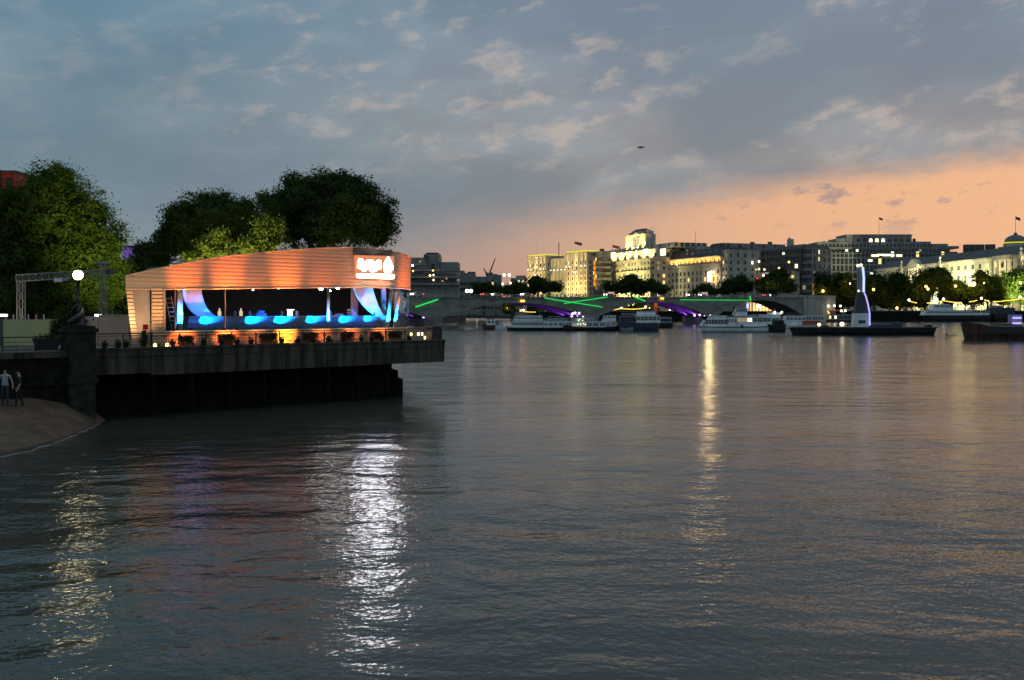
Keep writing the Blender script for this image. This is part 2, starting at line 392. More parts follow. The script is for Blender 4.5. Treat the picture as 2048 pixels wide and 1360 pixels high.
# thin wash of foam along the tide line
def wash():
    mb = MB(); r = random.Random(5)
    pts = [(-16,-13.9),(-12,-11.6),(-9.0,-9.5),(-7.6,-7.9),(-6.4,-6.4),(-5.2,-4.7),(-4.1,-3.2),(-3.2,-1.7)]
    for (s0,d0),(s1,d1) in zip(pts, pts[1:]):
        n = 7
        for i in range(n):
            a, b_ = i/n, (i+1)/n
            w0, w1 = r.uniform(.0,.10), r.uniform(.0,.10); o0 = .10*math.sin(a*9+s0); o1 = .10*math.sin(b_*9+s0)
            mb.quad(J(s0+(s1-s0)*a, d0+(d1-d0)*a+.35+o0, 0.012), J(s0+(s1-s0)*b_, d0+(d1-d0)*b_+.35+o1, 0.012),
                    J(s0+(s1-s0)*b_, d0+(d1-d0)*b_+.35+o1+w1, 0.03), J(s0+(s1-s0)*a, d0+(d1-d0)*a+.35+o0+w0, 0.03))
    o = mb.build('wash_foam', mat('foam', (.30,.29,.27), .6), None); tag(o, 'thin pale line of foam where the river meets the sand', 'foam', kind='stuff')
wash()

# ------------------------------------------------------------------ quay wall and jetty
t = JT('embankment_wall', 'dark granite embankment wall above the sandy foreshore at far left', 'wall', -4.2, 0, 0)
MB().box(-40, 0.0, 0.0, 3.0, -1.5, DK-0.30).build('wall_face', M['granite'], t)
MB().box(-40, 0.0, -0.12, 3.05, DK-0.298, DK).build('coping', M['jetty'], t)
MB().box(-40, 0.0, -0.10, 0.0, 1.95, 2.15).build('string_course', M['granite'], t)
for i in range(5):       # pilaster strips down the wall
    MB().box(-3.2-i*3.4, -2.3-i*3.4, -0.16, 0.0, -1.4, 1.93).build('pilaster', M['granite'], t)

t = JT('stone_pier', 'square dark stone pier carrying the globe street lamp', 'pier', sJ(160, 0), 0, 0)
pz = zJ(652, sJ(160,0), 0)
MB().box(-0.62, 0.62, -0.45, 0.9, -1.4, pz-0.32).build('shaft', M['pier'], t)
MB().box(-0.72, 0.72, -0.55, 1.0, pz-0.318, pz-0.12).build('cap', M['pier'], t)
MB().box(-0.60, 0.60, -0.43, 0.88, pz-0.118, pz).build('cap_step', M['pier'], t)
MB().box(-0.70, 0.70, -0.53, 0.0, 2.0, 2.25).build('string_course', M['pier'], t)
PIER_TOP = pz

t = JT('jetty', 'concrete jetty with stained edge panels carrying the lit pavilion', 'jetty', 0, 0, 0)
s0 = sJ(186, 0)
MB().prism_z([(s0+.05,0.12),(JL-.1,0.12),(JL+8,15),(JL+3,17.4),(s0+.05,17.4)], DK-0.9, DK-0.004).build('deck_slab', M['paving'], t)
MB().box(s0, JL+.04, -0.06, 0.5, DK, DK+0.10).build('coping', M['jetty'], t)
MB().box(s0, JL, 0.0, 0.12, DK-0.36, DK-0.004).build('edge_beam', M['jetty'], t)
cuts = [s0, sJ(303,0), sJ(395,0), sJ(475,0), sJ(573,0), sJ(655,0), sJ(736,0), sJ(836,0), JL]
for a, b_ in zip(cuts, cuts[1:]):
    z_ = DK-1.38 if a >= cuts[1]-.01 else DK-1.25
    MB().box(a+.02, b_-.02, 0.03+rnd.uniform(0,.03), 0.6, z_+rnd.uniform(-.01,.01), DK-0.362).build('edge_panel', M['jetty'], t)
MB().prism_z([(JL-.5,0.62),(JL+.0,0.62),(JL+7.7,14.6),(JL+7.0,14.8)], DK-1.35, DK-0.902).build('end_beam', M['jetty'], t)
e0 = sJ(817, 1.6)
base = [(-4.2,1.6),(e0-.5,1.6),(e0,2.2),(e0+6,14),(e0,17),(-4.2,17)]
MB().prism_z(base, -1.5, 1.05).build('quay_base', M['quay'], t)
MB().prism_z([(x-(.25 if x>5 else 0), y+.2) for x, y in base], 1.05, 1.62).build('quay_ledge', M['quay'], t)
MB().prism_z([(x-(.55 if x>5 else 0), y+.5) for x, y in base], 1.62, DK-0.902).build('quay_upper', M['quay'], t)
for i in range(8):
    x = 0.4+i*2.2; MB().tube([(x,.55,-1.4),(x,.55,DK-1.40)], .15, 8).build('fender_pile', M['quay'], t)
for i in range(7):
    x = -0.5+i*2.9
    MB().box(x, x+.35, 0.7, 2.3, 2.2, DK-0.91).build('bracket', M['quay'], t)

# ------------------------------------------------------------------ railings
def railing(label, s0, s1, d, dense, group='railings along the quay edge', hh=0.70, post_px=None):
    L = s1-s0
    t = JT('quay_railing', label, 'railing', s0, d, DK+(0.10 if s0 > -3.5 else 0), group)
    n = max(2, round(L/1.55)); me = MB().box(-.025,.025,-.025,.025,0,hh).mesh('post', M['black'])
    for i in range(n+1): place('post', me, t, (L*i/n, 0, 0))
    MB().box(0, L, -.03, .03, hh, hh+.055).build('handrail', M['black'], t)
    MB().box(0, L, -.014, .014, 0.10, 0.13).build('bottom_rail', M['black'], t)
    if dense:
        MB().box(0, L, -.012, .012, hh-.10, hh-.075).build('top_rail', M['black'], t)
        mb = MB(); k = int(L/0.135)
        for i in range(k): mb.box(i*.135+.06, i*.135+.074, -.007, .007, .13, hh-.10)
        mb.build('balusters', M['black'], t)['kind'] = 'stuff'
    else:
        MB().box(0, L, -.014, .014, hh-.22, hh-.195).build('mid_rail', M['black'], t)
        mb = MB(); k = int(L/1.0)
        for i in range(k): mb.tube([(i*1.0+.5,0,.13),(i*1.0+.55,0,.35),(i*1.0+.4,0,.5)], .011, 5)
        mb.build('bars', M['black'], t)['kind'] = 'stuff'
    return t
railing('black railing with fine upright bars along the jetty edge below the pavilion', sJ(187,.25), JL-.1, .25, True)
railing('plain black railing left of the stone lamp pier', -16, sJ(133,.25), .25, False)
# ------------------------------------------------------------------ the pavilion
D0, CS, EB, EA = 3.0, 15.0, 6.0, 8.1
SL = sJ(251, D0)                                             # left end at the top
def bow(n=26, dd=0.0, th1=math.pi):
    return [(CS+(EA-dd)*math.sin(th1*i/n), D0+dd+(EB-dd)*(1-math.cos(th1*i/n))) for i in range(1, n+1)]
def front(s0, dd=0.0, step=0.5):
    k = max(1, int((CS-s0)/step)); return [(s0+(CS-s0)*i/k, D0+dd) for i in range(k+1)]
TOPK = [(252,552),(300,541),(340,533),(400,521),(450,513.5),(500,508),(560,502),(610,498.5),(660,496),(700,495)]
TOPZ = [(sJ(px, D0), zJ(py, sJ(px, D0), D0)) for px, py in TOPK]
def rim(s, d):
    if d > D0+.05 or s >= TOPZ[-1][0]:
        k = min(1, max(0, (d-D0)/3.0)); return TOPZ[-1][1]*(1-k)+(TOPZ[-1][1]-.42)*k
    if s <= TOPZ[0][0]: return TOPZ[0][1]
    for (a, za), (b_, zb) in zip(TOPZ, TOPZ[1:]):
        if a <= s <= b_: return za+(zb-za)*(s-a)/(b_-a)
FB0, FB1 = zJ(577.5, sJ(320,D0), D0), zJ(573, sJ(690,D0), D0)
def fbot(s): return FB0+(FB1-FB0)*min(1, max(0, (s-2)/13.0))
SILL = zJ(660, sJ(480,D0), D0)

pav = JT('pavilion', 'curved corrugated metal bar pavilion lit orange and blue on the jetty', 'building', 0, 0, 0)
def ribstrip(name, path, za, zb, m, parent, clip=True, bulge=0.011):
    """one corrugation: a bulging strip following the plan path between two heights"""
    mb = MB(); prev = None; prof = [0.0, 0.6, 0.92, 1.0, 0.95, 0.7, 0.0]
    nrm = []
    for i, (s, d) in enumerate(path):
        a = path[max(i-1,0)]; b_ = path[min(i+1,len(path)-1)]
        tx, ty = b_[0]-a[0], b_[1]-a[1]; l = math.hypot(tx, ty) or 1
        nrm.append((ty/l, -tx/l))
    for (s, d), (nx, ny) in zip(path, nrm):
        zt = min(zb(s,d) if callable(zb) else zb, rim(s,d) if clip else 99); z0_ = za(s,d) if callable(za) else za
        if zt-z0_ < 0.02: prev = None; continue
        cur = []
        for k, b_ in enumerate(prof):
            q = k/(len(prof)-1); o = bulge*b_
            cur.append(len(mb.v)); mb.v.append((s+nx*o, d+ny*o, z0_+(zt-z0_)*q))
        if prev:
            for k in range(len(prof)-1):
                mb.f.append((prev[k], cur[k], cur[k+1], prev[k+1])); mb.mi.append(0)
        prev = cur
    if mb.f: return mb.build(name, m, parent, True)
fpath = front(SL)+bow(34)
PITCH = 0.225
fas = MB().build('fascia', M['rib'], pav) if False else None
z = FB0-0.02; k = 0
zmax = max(z_ for _, z_ in TOPZ)
while z < zmax:
    lo = (lambda s,d,z=z,k=k: fbot(s) if k == 0 else max(z, fbot(s)))
    ribstrip('corrugation', fpath, lo, z+PITCH-0.012, M['rib'], pav); z += PITCH; k += 1
# backing skin just behind the corrugations, rim cap, roof and soffit
def skin(name, path, z0f, z1f, m, parent=None, inset=0.02):
    mb = MB(); pr = None
    for s, d in path:
        a = len(mb.v); mb.v += [(s, d+inset, z0f(s,d)), (s, d+inset, z1f(s,d))]
        if pr is not None: mb.f.append((pr, a, a+1, pr+1)); mb.mi.append(0)
        pr = a
    return mb.build(name, m, parent or pav)
skin('fascia_backing', fpath, lambda s,d: fbot(s), rim, M['panel'])
mb = MB(); mb.tube([(s, d-.02, rim(s,d)+.015) for s, d in fpath], .045, 6); mb.build('rim_trim', M['rib'], pav, True)
mb = MB(); mb.tube([(s, d+.0, fbot(s)-.02) for s, d in fpath], .05, 6); mb.build('fascia_lip', M['rib'], pav, True)
back = CS
# roof and ceiling follow the plan
plan = [(SL+.1, D0+.05)]+front(SL+.1, .05)[1:]+bow(20, .05)+[(SL+6.6, D0+2*EB-.05)]
mb = MB(); n = len(plan)
mb.v = [(s, d, rim(s, D0)-.35 if s < CS else TOPZ[-1][1]-.45) for s, d in plan]; mb.f = [tuple(range(n))]; mb.mi = [0]
mb.build('roof', M['dgrey'], pav)
mb = MB(); mb.v = [(s, d, fbot(s)+.10) for s, d in plan]; mb.f = [tuple(range(n))]; mb.mi = [0]
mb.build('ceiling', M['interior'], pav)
mb = MB(); mb.v = [(s, d, SILL-.12) for s, d in plan]; mb.f = [tuple(range(n))]; mb.mi = [0]
mb.build('floor', M['floor_in'], pav)
# back and left walls
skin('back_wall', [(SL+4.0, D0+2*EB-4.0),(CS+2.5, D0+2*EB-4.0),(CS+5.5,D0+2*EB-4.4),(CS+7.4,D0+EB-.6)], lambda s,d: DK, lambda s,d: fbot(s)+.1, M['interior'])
mb = MB(); mb.quad((SL+.75,D0+.02,DK),(SL+7.2,D0+11.9,DK),(SL+6.5,D0+11.9,rim(SL,D0)),(SL+.05,D0+.02,rim(SL,D0))); mb.build('end_wall', M['rib'], pav)
# lower wall under the window sill
sj0, sj1, sd0, sd1 = sJ(303,D0), sJ(331,D0), sJ(268,D0), sJ(303,D0)
lpath = [(sj0+.0, D0)]+[p for p in front(sj0+.2, 0)]+bow(22, 0.0, math.pi*.72)
k = 0; z = DK+.02
while z < SILL-.26:
    ribstrip('corrugation', lpath, z, min(z+.172, SILL-.235), M['rib'], pav, False, .045); z += .184; k += 1
skin('plinth_backing', lpath, lambda s,d: DK, lambda s,d: SILL-.1, M['panel'])
mb = MB(); pr = None
for s, d in lpath:
    c_ = (CS, D0+EB); 
    nx, ny = (0,-1) if s <= CS else ((s-CS)/EA, (d-D0-EB)/EB)
    l = math.hypot(nx, ny); nx, ny = nx/l, ny/l
    a = len(mb.v); mb.v += [(s+nx*.20,d+ny*.20,SILL-.23),(s+nx*.20,d+ny*.20,SILL),(s-nx*.25,d-ny*.25,SILL+.02),(s-nx*.25,d-ny*.25,SILL-.23)]
    if pr is not None:
        for q in range(4): mb.f.append((pr+q, a+q, a+(q+1)%4, pr+(q+1)%4)); mb.mi.append(0)
    pr = a
mb.build('window_sill', M['rib'], pav)
# left jamb (leaning) and the jamb right of the door: short horizontal ribs
def lean(z, s): return s+(0.36*(1-(z-DK)/(FB0-DK)) if s < sd0+.01 else 0.14*(1-(z-DK)/(FB0-DK)))
z = DK+.05
while z < FB0-.1:
    zz = z+.19
    MB().add([(lean(z,SL+.02),D0,z),(lean(z,sd0-.12),D0,z),(lean(zz,sd0-.12),D0-.05,zz-.03),(lean(zz,SL+.02),D0-.05,zz-.03),
              (lean(zz,SL+.02),D0,zz-.01),(lean(zz,sd0-.12),D0,zz-.01)],
             [(0,1,2,3),(3,2,5,4)]).build('jamb_slat', M['rib'], pav)
    MB().add([(sj0+.02,D0,z),(sj1-.16,D0,z),(sj1-.16,D0-.05,zz-.03),(sj0+.02,D0-.05,zz-.03),(sj0+.02,D0,zz-.01),(sj1-.16,D0,zz-.01)],
             [(0,1,2,3),(3,2,5,4)]).build('jamb_slat', M['rib'], pav)
    z += .205
MB().add([(lean(DK,sd0-.1),D0+.12,DK),(sd1+.0,D0+.12,DK),(sd1-.05,D0+.12,FB0),(lean(FB0,sd0-.14),D0+.12,FB0)],[(0,1,2,3)]).build('door', M['panel'], pav)
MB().box(SL+.05, sj1-.15, D0+.06, D0+.10, FB0-.01, FB0+.1).build('door_head', M['rib'], pav)
MB().box(sj1-.15, sj1-.02, D0-.06, D0+.2, SILL, FB0).build('window_frame', M['panel'], pav)
MB().add([(lean(DK,SL+.02),D0+.03,DK),(lean(DK,sd0-.12),D0+.03,DK),(lean(FB0,sd0-.12),D0+.03,FB0),(lean(FB0,SL+.02),D0+.03,FB0)],[(0,1,2,3)]).build('jamb_backing', M['panel'], pav)
MB().quad((sj0,D0+.03,DK),(sj1-.15,D0+.03,DK),(sj1-.15,D0+.03,FB0),(sj0,D0+.03,FB0)).build('jamb_backing', M['panel'], pav)
# mullions and panes
muls = [sJ(358,D0), sJ(450,D0), sJ(553,D0), sJ(657,D0)]
for px in (350, 450):
    s = sJ(px, D0+.1); MB().box(s-.03, s+.03, D0+.06, D0+.16, SILL+.02, fbot(s)).build('mullion', M['dgrey'], pav)
ed = [sj1]+[sJ(350,D0), sJ(450,D0), sJ(553,D0), sJ(657,D0), CS-.2]
for a, b_ in zip(ed, ed[1:]):
    MB().quad((a+.03,D0+.10,SILL+.03),(b_-.03,D0+.10,SILL+.03),(b_-.03,D0+.10,fbot(b_)-.03),(a+.03,D0+.10,fbot(a)-.03)).build('window_pane', M['glass'], pav)
bp = [(CS-.15, D0+.1)]+bow(12, .1, math.pi*.62)
for i in range(0, len(bp)-2, 2):
    mb = MB()
    for a, b_ in ((bp[i], bp[i+1]), (bp[i+1], bp[i+2])):
        mb.quad((a[0],a[1],SILL+.03),(b_[0],b_[1],SILL+.03),(b_[0],b_[1],FB1-.03),(a[0],a[1],FB1-.03))
    mb.build('window_pane', M['glass'], pav)
# columns lit blue from their feet
def colm(pxt, pxb, d, r, bright, name='column'):
    st, sb = sJ(pxt, d), sJ(pxb, d)
    MB().tube([(sb,d,SILL-.1),((st+sb)/2,d,(SILL+FB1)/2),(st,d,FB1+.05)], r, 10).build(name, M['gloss'], pav, True)
    for o in (-.55, .55):
        light(pav, 'SPOT', (sb+o, d-.34, SILL+.06), bright*3.4, (0.01,0.28,1.0), ((st+sb)/2, d, (SILL+FB1)/2+.35), 70, .5, .03)
colm(657, 656.5, D0+.75, .10, 65)
colm(784, 774, D0+1.35, .135, 110)
colm(801, 788, D0+2.2, .115, 90)
colm(359.5, 360.5, D0+1.5, .16, 150)
# counter with a curved front
dC = D0+2.6
cz = zJ(632, sJ(560,dC), dC)
ca_, cb_ = sJ(378, dC), sJ(792, dC)
mb = MB(); pr = None
for i in range(25):
    s = ca_+(cb_-ca_)*i/24; bo = .9*max(0, (i-17)/7)**2
    ring = [(s,dC+.5+bo,SILL-.12),(s,dC+.30+bo,SILL+.12),(s,dC+.12+bo,(SILL+cz)/2),(s,dC+.02+bo,cz-.06),(s,dC-.04+bo,cz-.05),(s,dC-.04+bo,cz),(s,dC+.6+bo,cz),(s,dC+.6+bo,SILL-.12)]
    a = len(mb.v); mb.v += ring
    if pr is not None:
        for q in range(7): mb.f.append((pr+q, a+q, a+q+1, pr+q+1)); mb.mi.append(0)
    pr = a
mb.build('bar_counter', M['counter'], pav)
for i, px in enumerate((385, 478, 537, 601, 668, 719, 759)):
    s = sJ(px, dC-.25); bo = .9*max(0, (((s-ca_)/(cb_-ca_))*24-17)/7)**2; d = dC+bo
    sp = MB().lathe([(.02,-.02),(.13,-.02),(.13,.10),(.10,.20),(.02,.23)], 12, (s, d-.10, SILL-.09)).build('spotlight', M['black'], pav)
    light(pav, 'SPOT', (s+.05, d-.50, SILL-.02), (60,85,95,65,60,70,65)[i]*9.0, (0.0,0.30,1.0), (s+1.15, d+.04, cz-.08), 40, .7, .03)
for px in (430, 560, 690, 760):      # added blue fill spots without fixtures, tinting the counter front
    s = sJ(px, D0+1.2); light(pav, 'SPOT', (s, D0+1.1, FB0-.02), 120, (0.0,0.16,1.0), (s, dC+.15, SILL+.5), 90, .8, .05)
# swept fins that grow from the counter to the ceiling
def fin(L, R, d, name, m):
    mb = MB(); poly = [(sJ(px,d), zJ(py,sJ(px,d),d)) for px, py in L]+[(sJ(px,d), zJ(py,sJ(px,d),d)) for px, py in reversed(R)]
    n = len(L); vs = [(s,d,z) for s, z in poly]+[(s,d+.14,z) for s, z in poly]; k = len(poly)
    fs = [(i, i+1, k-2-i, k-1-i) for i in range(n-1)]+[(k+i, k+k-1-i, k+k-2-i, k+i+1) for i in range(n-1)]+[(i, k+i, k+(i+1)%k, (i+1)%k) for i in range(k)]
    mb.add(vs, fs); return mb.build(name, m, pav)
fin([(366,571),(367,588),(370,602),(375,613),(382,622),(392,630),(404,636)], [(402,571),(404,588),(408,603),(414,616),(423,627),(436,634),(452,636.5)], dC+.12, 'swept_fin', M['gloss'])
fin([(705,570),(711,585),(718,598),(727,611),(738,622),(746,628),(752,633)], [(744,570),(748,585),(752,598),(757,611),(762,622),(766,628),(770,633)], dC+.16, 'swept_fin', M['gloss'])
sA = sJ(395,dC)
light(pav, 'SPOT', (sA+1.1, dC-.9, SILL+.05), 34, (0.03,0.26,1.0), (sA-.05, dC+.1, cz+1.0), 40, .7, .04)
light(pav, 'SPOT', (sA-.6, dC-1.3, FB0-.1), 14, (0.42,0.36,1.0), (sA-.1, dC+.1, cz+.7), 70, .7, .04)
sR = sJ(742,dC)
light(pav, 'SPOT', (sR-.4, dC-1.4, FB1-.15), 46, (0.62,0.42,1.0), (sR, dC+.1, cz+.75), 62, .7, .04)
light(pav, 'SPOT', (sR-1.7, dC-.6, FB1-.15), 16, (1.0,0.2,0.3), (sR-1.4, dC+1.2, cz), 70, .7, .04)
MB().box(sJ(703,dC+1), sJ(716,dC+1), dC+1, dC+1.1, SILL-.1, FB1).build('partition', M['lilac'], pav)
MB().box(sJ(763,dC+1), sJ(772,dC+1), dC+1, dC+1.1, SILL-.1, FB1).build('partition', M['panel'], pav)
# ceiling downlights
def downlight(px, py, d, r, m, p=0, c=(1,.9,.75)):
    s = sJ(px, d); z_ = min(zJ(py, s, d), fbot(s)+.08)
    MB().lathe([(r*.15,0),(r,0),(r,.05),(r*.9,.10),(r*.2,.11)], 12, (s, d, z_), 0).build('downlight', m, pav)
    if p: light(pav, 'SPOT', (s, d, z_-.03), p, c, (s, d+.2, DK), 100, .6, .06)
cyan = emit('cyan_downlight', (0.16,1.0,0.95), 1.5); whit = emit('white_downlight', (1.0,0.95,0.72), 110, True)
for px, py in ((414,577),(526,576.5),(549,576.5)): downlight(px, py, D0+.75, .17, cyan, 4, (.3,.8,1))
for px, py in ((642,580),(676,577.5),(658,583)): downlight(px, py, D0+2.0, .10, whit, 5)
for px, py in ((557,578),(506,581)): downlight(px, py, D0+3.0, .07, emit('small_downlight', (1,.9,.7), 4))
MB().lathe([(.02,0),(.08,0),(.08,.2),(.02,.2)], 10, (sJ(326,D0+2), D0+2, zJ(583,sJ(326,D0+2),D0+2))).build('downlight', emit('yellow_downlight', (1,.9,.2), 6), pav)
# rear shelf and floor of the bar
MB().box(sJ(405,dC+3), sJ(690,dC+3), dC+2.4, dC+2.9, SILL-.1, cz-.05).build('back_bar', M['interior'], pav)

# ------------------------------------------------------------------ the illuminated sign on the fascia
def onf(px, py, off=.10):
    """point on the fascia surface, found along the bow path"""
    best = None
    pth = front(CS-3, 0, .1)+bow(300)
    for s, d in pth:
        x, y, _ = J(s, d); q = CX+F*x/y
        if best is None or abs(q-px) < best[0]: best = (abs(q-px), s, d, y)
        if d > D0+4: break
    _, s, d, y = best
    nx, ny = (0,-1) if s <= CS else ((s-CS)/EA, (d-D0-EB)/EB); l = math.hypot(nx, ny)
    return (s+nx/l*off, d+ny/l*off, Z(py, y))
sign = JT('illuminated_sign', 'glowing white lettered sign with flame emblem above a white bar on the fascia', 'sign', 0, 0, 0)
glow = emit('sign_glow', (0.97,0.97,1.0), 26, True); signbox = emit('sign_panel_glow', (1.0,0.36,0.16), 0.75)
def patch(name, poly, m, off, nx=14):
    """flat shape cut from a curved sheet that follows the fascia"""
    mb = MB(); n = len(poly)
    a = [onf(px,py,off) for px, py in poly]; b_ = [onf(px,py,off-.05) for px, py in poly]
    mb.add(a+b_, [tuple(range(n)), tuple(range(2*n-1,n-1,-1))]+[(i,i+n,(i+1)%n+n,(i+1)%n) for i in range(n)])
    return mb.build(name, m, sign)
for a, b_ in ((709,730),(730,750),(750,761),(763,774),(774,785)):
    patch('panel', [(a,510.5+(a-709)*.03),(b_,510.5+(b_-709)*.03),(b_,557.5+(b_-709)*.03),(a,557.5+(a-709)*.03)], signbox, .11)
def lathe_patch(name, upper, lower, off):
    # strip between an upper and a lower outline
    mb = MB(); pr = None
    for (px, pu), (_, pl) in zip(upper, lower):
        a = len(mb.v); mb.v += [onf(px,pu,off), onf(px,pl,off), onf(px,pl,off-.04), onf(px,pu,off-.04)]
        if pr is not None:
            for q in range(4): mb.f.append((pr+q, a+q, a+(q+1)%4, pr+(q+1)%4)); mb.mi.append(0)
        pr = a
    return mb.build(name, glow, sign)
# joined-up letters (they run together in their own glare)
up = [(711.5,533),(713,527),(714.5,519.5),(717,517.5),(720,518),(722,521),(723,525),(725,526),(728,523),(730,520.5),(733,520.5),(735.5,522.5),(737.5,520.5),(740,519.5),(743,521.5),(744.5,525.5),(748,526),(750,521.5),(753,520.5),(756.5,521),(758,523)]
lo = [(0,535),(0,536),(0,536.8),(0,537.4),(0,540),(0,541.5),(0,543),(0,543.2),(0,541),(0,538.2),(0,538),(0,539),(0,542.5),(0,544),(0,544),(0,543.4),(0,543),(0,541),(0,538.6),(0,538.4),(0,538)]
lathe_patch('lettering', up, lo, .19)
upf = [(763.6,532),(765.5,526),(768,519),(770.5,515),(772.5,514.6),(775,519),(778,526),(780.8,533)]
lof = [(0,535),(0,542),(0,547),(0,549),(0,549),(0,547),(0,542),(0,536)]
lathe_patch('flame_emblem', upf, lof, .19)
bar_x = [709.5+i*(783.5-709.5)/14 for i in range(15)]
lathe_patch('bar', [(x, 547.6+.02*(x-709)+(1.5 if i in (0,14) else 0)) for i, x in enumerate(bar_x)], [(x, 555.5+.035*(x-709)-(1.5 if i in (0,14) else 0)) for i, x in enumerate(bar_x)], .19)
for a, b_, c_ in ((706,745,0),(745,781,1)):
    if c_ == 0: patch('banner', [(706,497),(714,496.5),(730,503),(745,507.5),(745,510),(706,508.5)], M['band'], .10)
    else: patch('banner', [(745,507.5),(760,505),(772,500),(781,498.5),(781,511.5),(745,510)], M['band'], .10)

# ------------------------------------------------------------------ flood lamps along the deck that wash the wall orange
OR, AM, PK = (1.0,0.165,0.028), (1.0,0.34,0.03), (1.0,0.42,0.26)
fl = [(386,330,OR,'below the window near the curved fin'),(474,420,OR,'between the second and third planters'),(530,60,OR,'behind the third planter'),
      (592,400,AM,'behind the middle planter, brightest of all'),(664,130,OR,'under the narrow blue column'),(724,110,OR,'below the glowing sign'),(786,230,OR,'near the rounded end of the pavilion')]
for i, (px, p, c_, where) in enumerate(fl):
    s, d = sJ(px, 1.7), 1.7
    t = JT('deck_floodlight', 'small black floodlight on the jetty '+where, 'floodlight', s, d, DK, 'floodlights washing the pavilion wall')
    MB().box(-.10,.10,-.06,.06,0,.05).build('foot', M['black'], t)
    h_ = MB(); h_.lathe([(.03,-.10),(.08,-.06),(.09,.06),(.085,.08)], 10); hd = h_.build('lamp_head', M['black'], t, loc=(0,0,.15)); hd.rotation_euler = (math.radians(-38),0,0)
    light(t, 'SPOT', (0,.02,.24), p*7.0, (1.0,.20,.028) if c_ == AM else c_, (.1, D0-d+.02, 3.9), 38, 1.0, .05)
    light(t, 'SPOT', (0,.02,.24), 200, (1.0,.38,.12), (.0, D0-d+.02, 3.6), 110, .8, .05)
    light(t, 'SPOT', (0,.02,.24), p*(1.1 if px == 592 else .55), c_ if c_ == AM else (1.0,.20,.04), (.0, D0-d, .55), 84, .9, .05)
t = JT('deck_floodlight', 'small floodlight on the deck lighting the rounded right end of the fascia', 'floodlight', 19.6, 1.4, DK, 'floodlights washing the pavilion wall')
MB().box(-.10,.10,-.06,.06,0,.05).build('foot', M['black'], t); MB().lathe([(.03,-.10),(.08,-.06),(.09,.06),(.085,.08)], 10, (0,0,.16)).build('lamp_head', M['black'], t)
light(t, 'SPOT', (0,.02,.28), 1700, OR, (1.3, 3.3, 4.1), 52, 1.0, .05)
# general warm wash at the door end
t = JT('deck_floodlight', 'small floodlight on the jetty lighting the ribbed door jambs', 'floodlight', sJ(318,.9), .9, DK, 'floodlights washing the pavilion wall')
MB().box(-.10,.10,-.06,.06,0,.05).build('foot', M['black'], t); MB().lathe([(.03,-.10),(.08,-.06),(.09,.06),(.085,.08)], 10, (0,0,.16)).build('lamp_head', M['black'], t)
light(t, 'SPOT', (0,.02,.28), 150, (1.0,0.56,0.26), (-.6, D0-.9, 3.0), 100, .8, .05)

# ------------------------------------------------------------------ things on the bar
def jar(name, label, cat, px, d, prof, m, zb=None, group=None):
    s = sJ(px, d); t_ = JT(name, label, cat, s, d, (zb if zb is not None else cz)+.003, group)
    MB().lathe(prof, 10).build('body', m, t_, True); return t_
def cbox(label, px0, px1, d, h, z0, m, name='carton', cat='box', dep=.3, group=None):
    a, b_ = sJ(px0, d), sJ(px1, d); t_ = JT(name, label, cat, (a+b_)/2, d, z0+.003, group)
    w_ = (b_-a)/2; MB().box(-w_, w_, 0, dep, 0, h).build('body', m, t_); MB().box(-w_-.01, w_+.01, -.01, dep+.01, h+.001, h+.03).build('lid', m, t_); return t_
cbox('lilac box on the bar counter, left of the pair', 513, 522.5, dC+.2, .15, cz, M['lilac'], group='boxes on the bar')
cbox('lilac box on the bar counter, right of the pair', 523.5, 533, dC+.2, .15, cz, M['lilac'], group='boxes on the bar')
cbox('dull lilac box stacked on top of the pair of boxes', 518, 528.5, dC+.2, .13, cz+.185, M['lilac'], group='boxes on the bar')
cbox('pale flat box on the counter beside the narrow blue column', 675, 687, dC+.2, .11, cz, M['panel'])
lampm = emit('table_lamp_glow', (1.0,0.97,0.72), 4); tealm = emit('screen_glow', (0.8,0.95,1.0), 2.4)
t = jar('table_lamp', 'bright white glowing table lamp in the middle of the back bar', 'lamp', 580, dC+2.5, [(.10,0),(.17,.02),(.17,.34),(.14,.36)], lampm)
MB().box(-.19, .28, -.1, .1, .37, .43).build('shade', tealm, t)
t = jar('plate_stack', 'stack of white plates beside the glowing table lamp', 'plates', 594, dC+2.5, [(.06,0),(.13,.02),(.05,.04),(.13,.07),(.05,.10),(.13,.14),(.05,.18),(.12,.30),(.03,.31)], M['lilac'])
for px, w_, lab in ((439,.14,'warm lit bottle display behind the left end of the bar'),(482,.12,'warm lit bottle display behind the bar near the mullion')):
    t = jar('lit_bottle', lab, 'bottle', px, dC+2.5, [(.10,0),(.11,.28),(.05,.36),(.04,.5),(.03,.5)], emit('lit_bottle_'+str(px), (1,.8,.5), .8), group='lit bottles on the back bar')
for px, lab in ((409,'glowing blue-white dish at the left end of the bar, by the fin'),(661,'small cream jar behind the narrow blue column'),(470,'bluish tap on the bar near the left mullion'),(500,'blue glass bottle left of the lilac boxes'),(563,'small lilac bottle left of the bright table lamp')):
    jar('bar_jar', lab, 'jar', px, dC+2.45, [(.07,0),(.10,.03),(.10,.20),(.05,.27),(.04,.34),(.02,.34)], M['lilac'] if px != 661 else M['panel'], group='jars on the back bar')
s = sJ(699, dC+.2); t = JT('flower_vase', 'vase of yellow flowers on the counter left of the white fin', 'vase', s, dC+.25, cz+.003)
MB().lathe([(.05,0),(.08,.05),(.05,.16),(.06,.2)], 10).build('vase', M['panel'], t, True)
mb = MB()
for i in range(26):
    a = rnd.uniform(0,6.28); r_ = rnd.uniform(.02,.16); zz = rnd.uniform(.2,.46); mb.ball((r_*math.cos(a), r_*math.sin(a)*.6, zz), .035, 5)
mb.build('flowers', mat('yellow_flowers', (.55,.42,.08), .8), t)
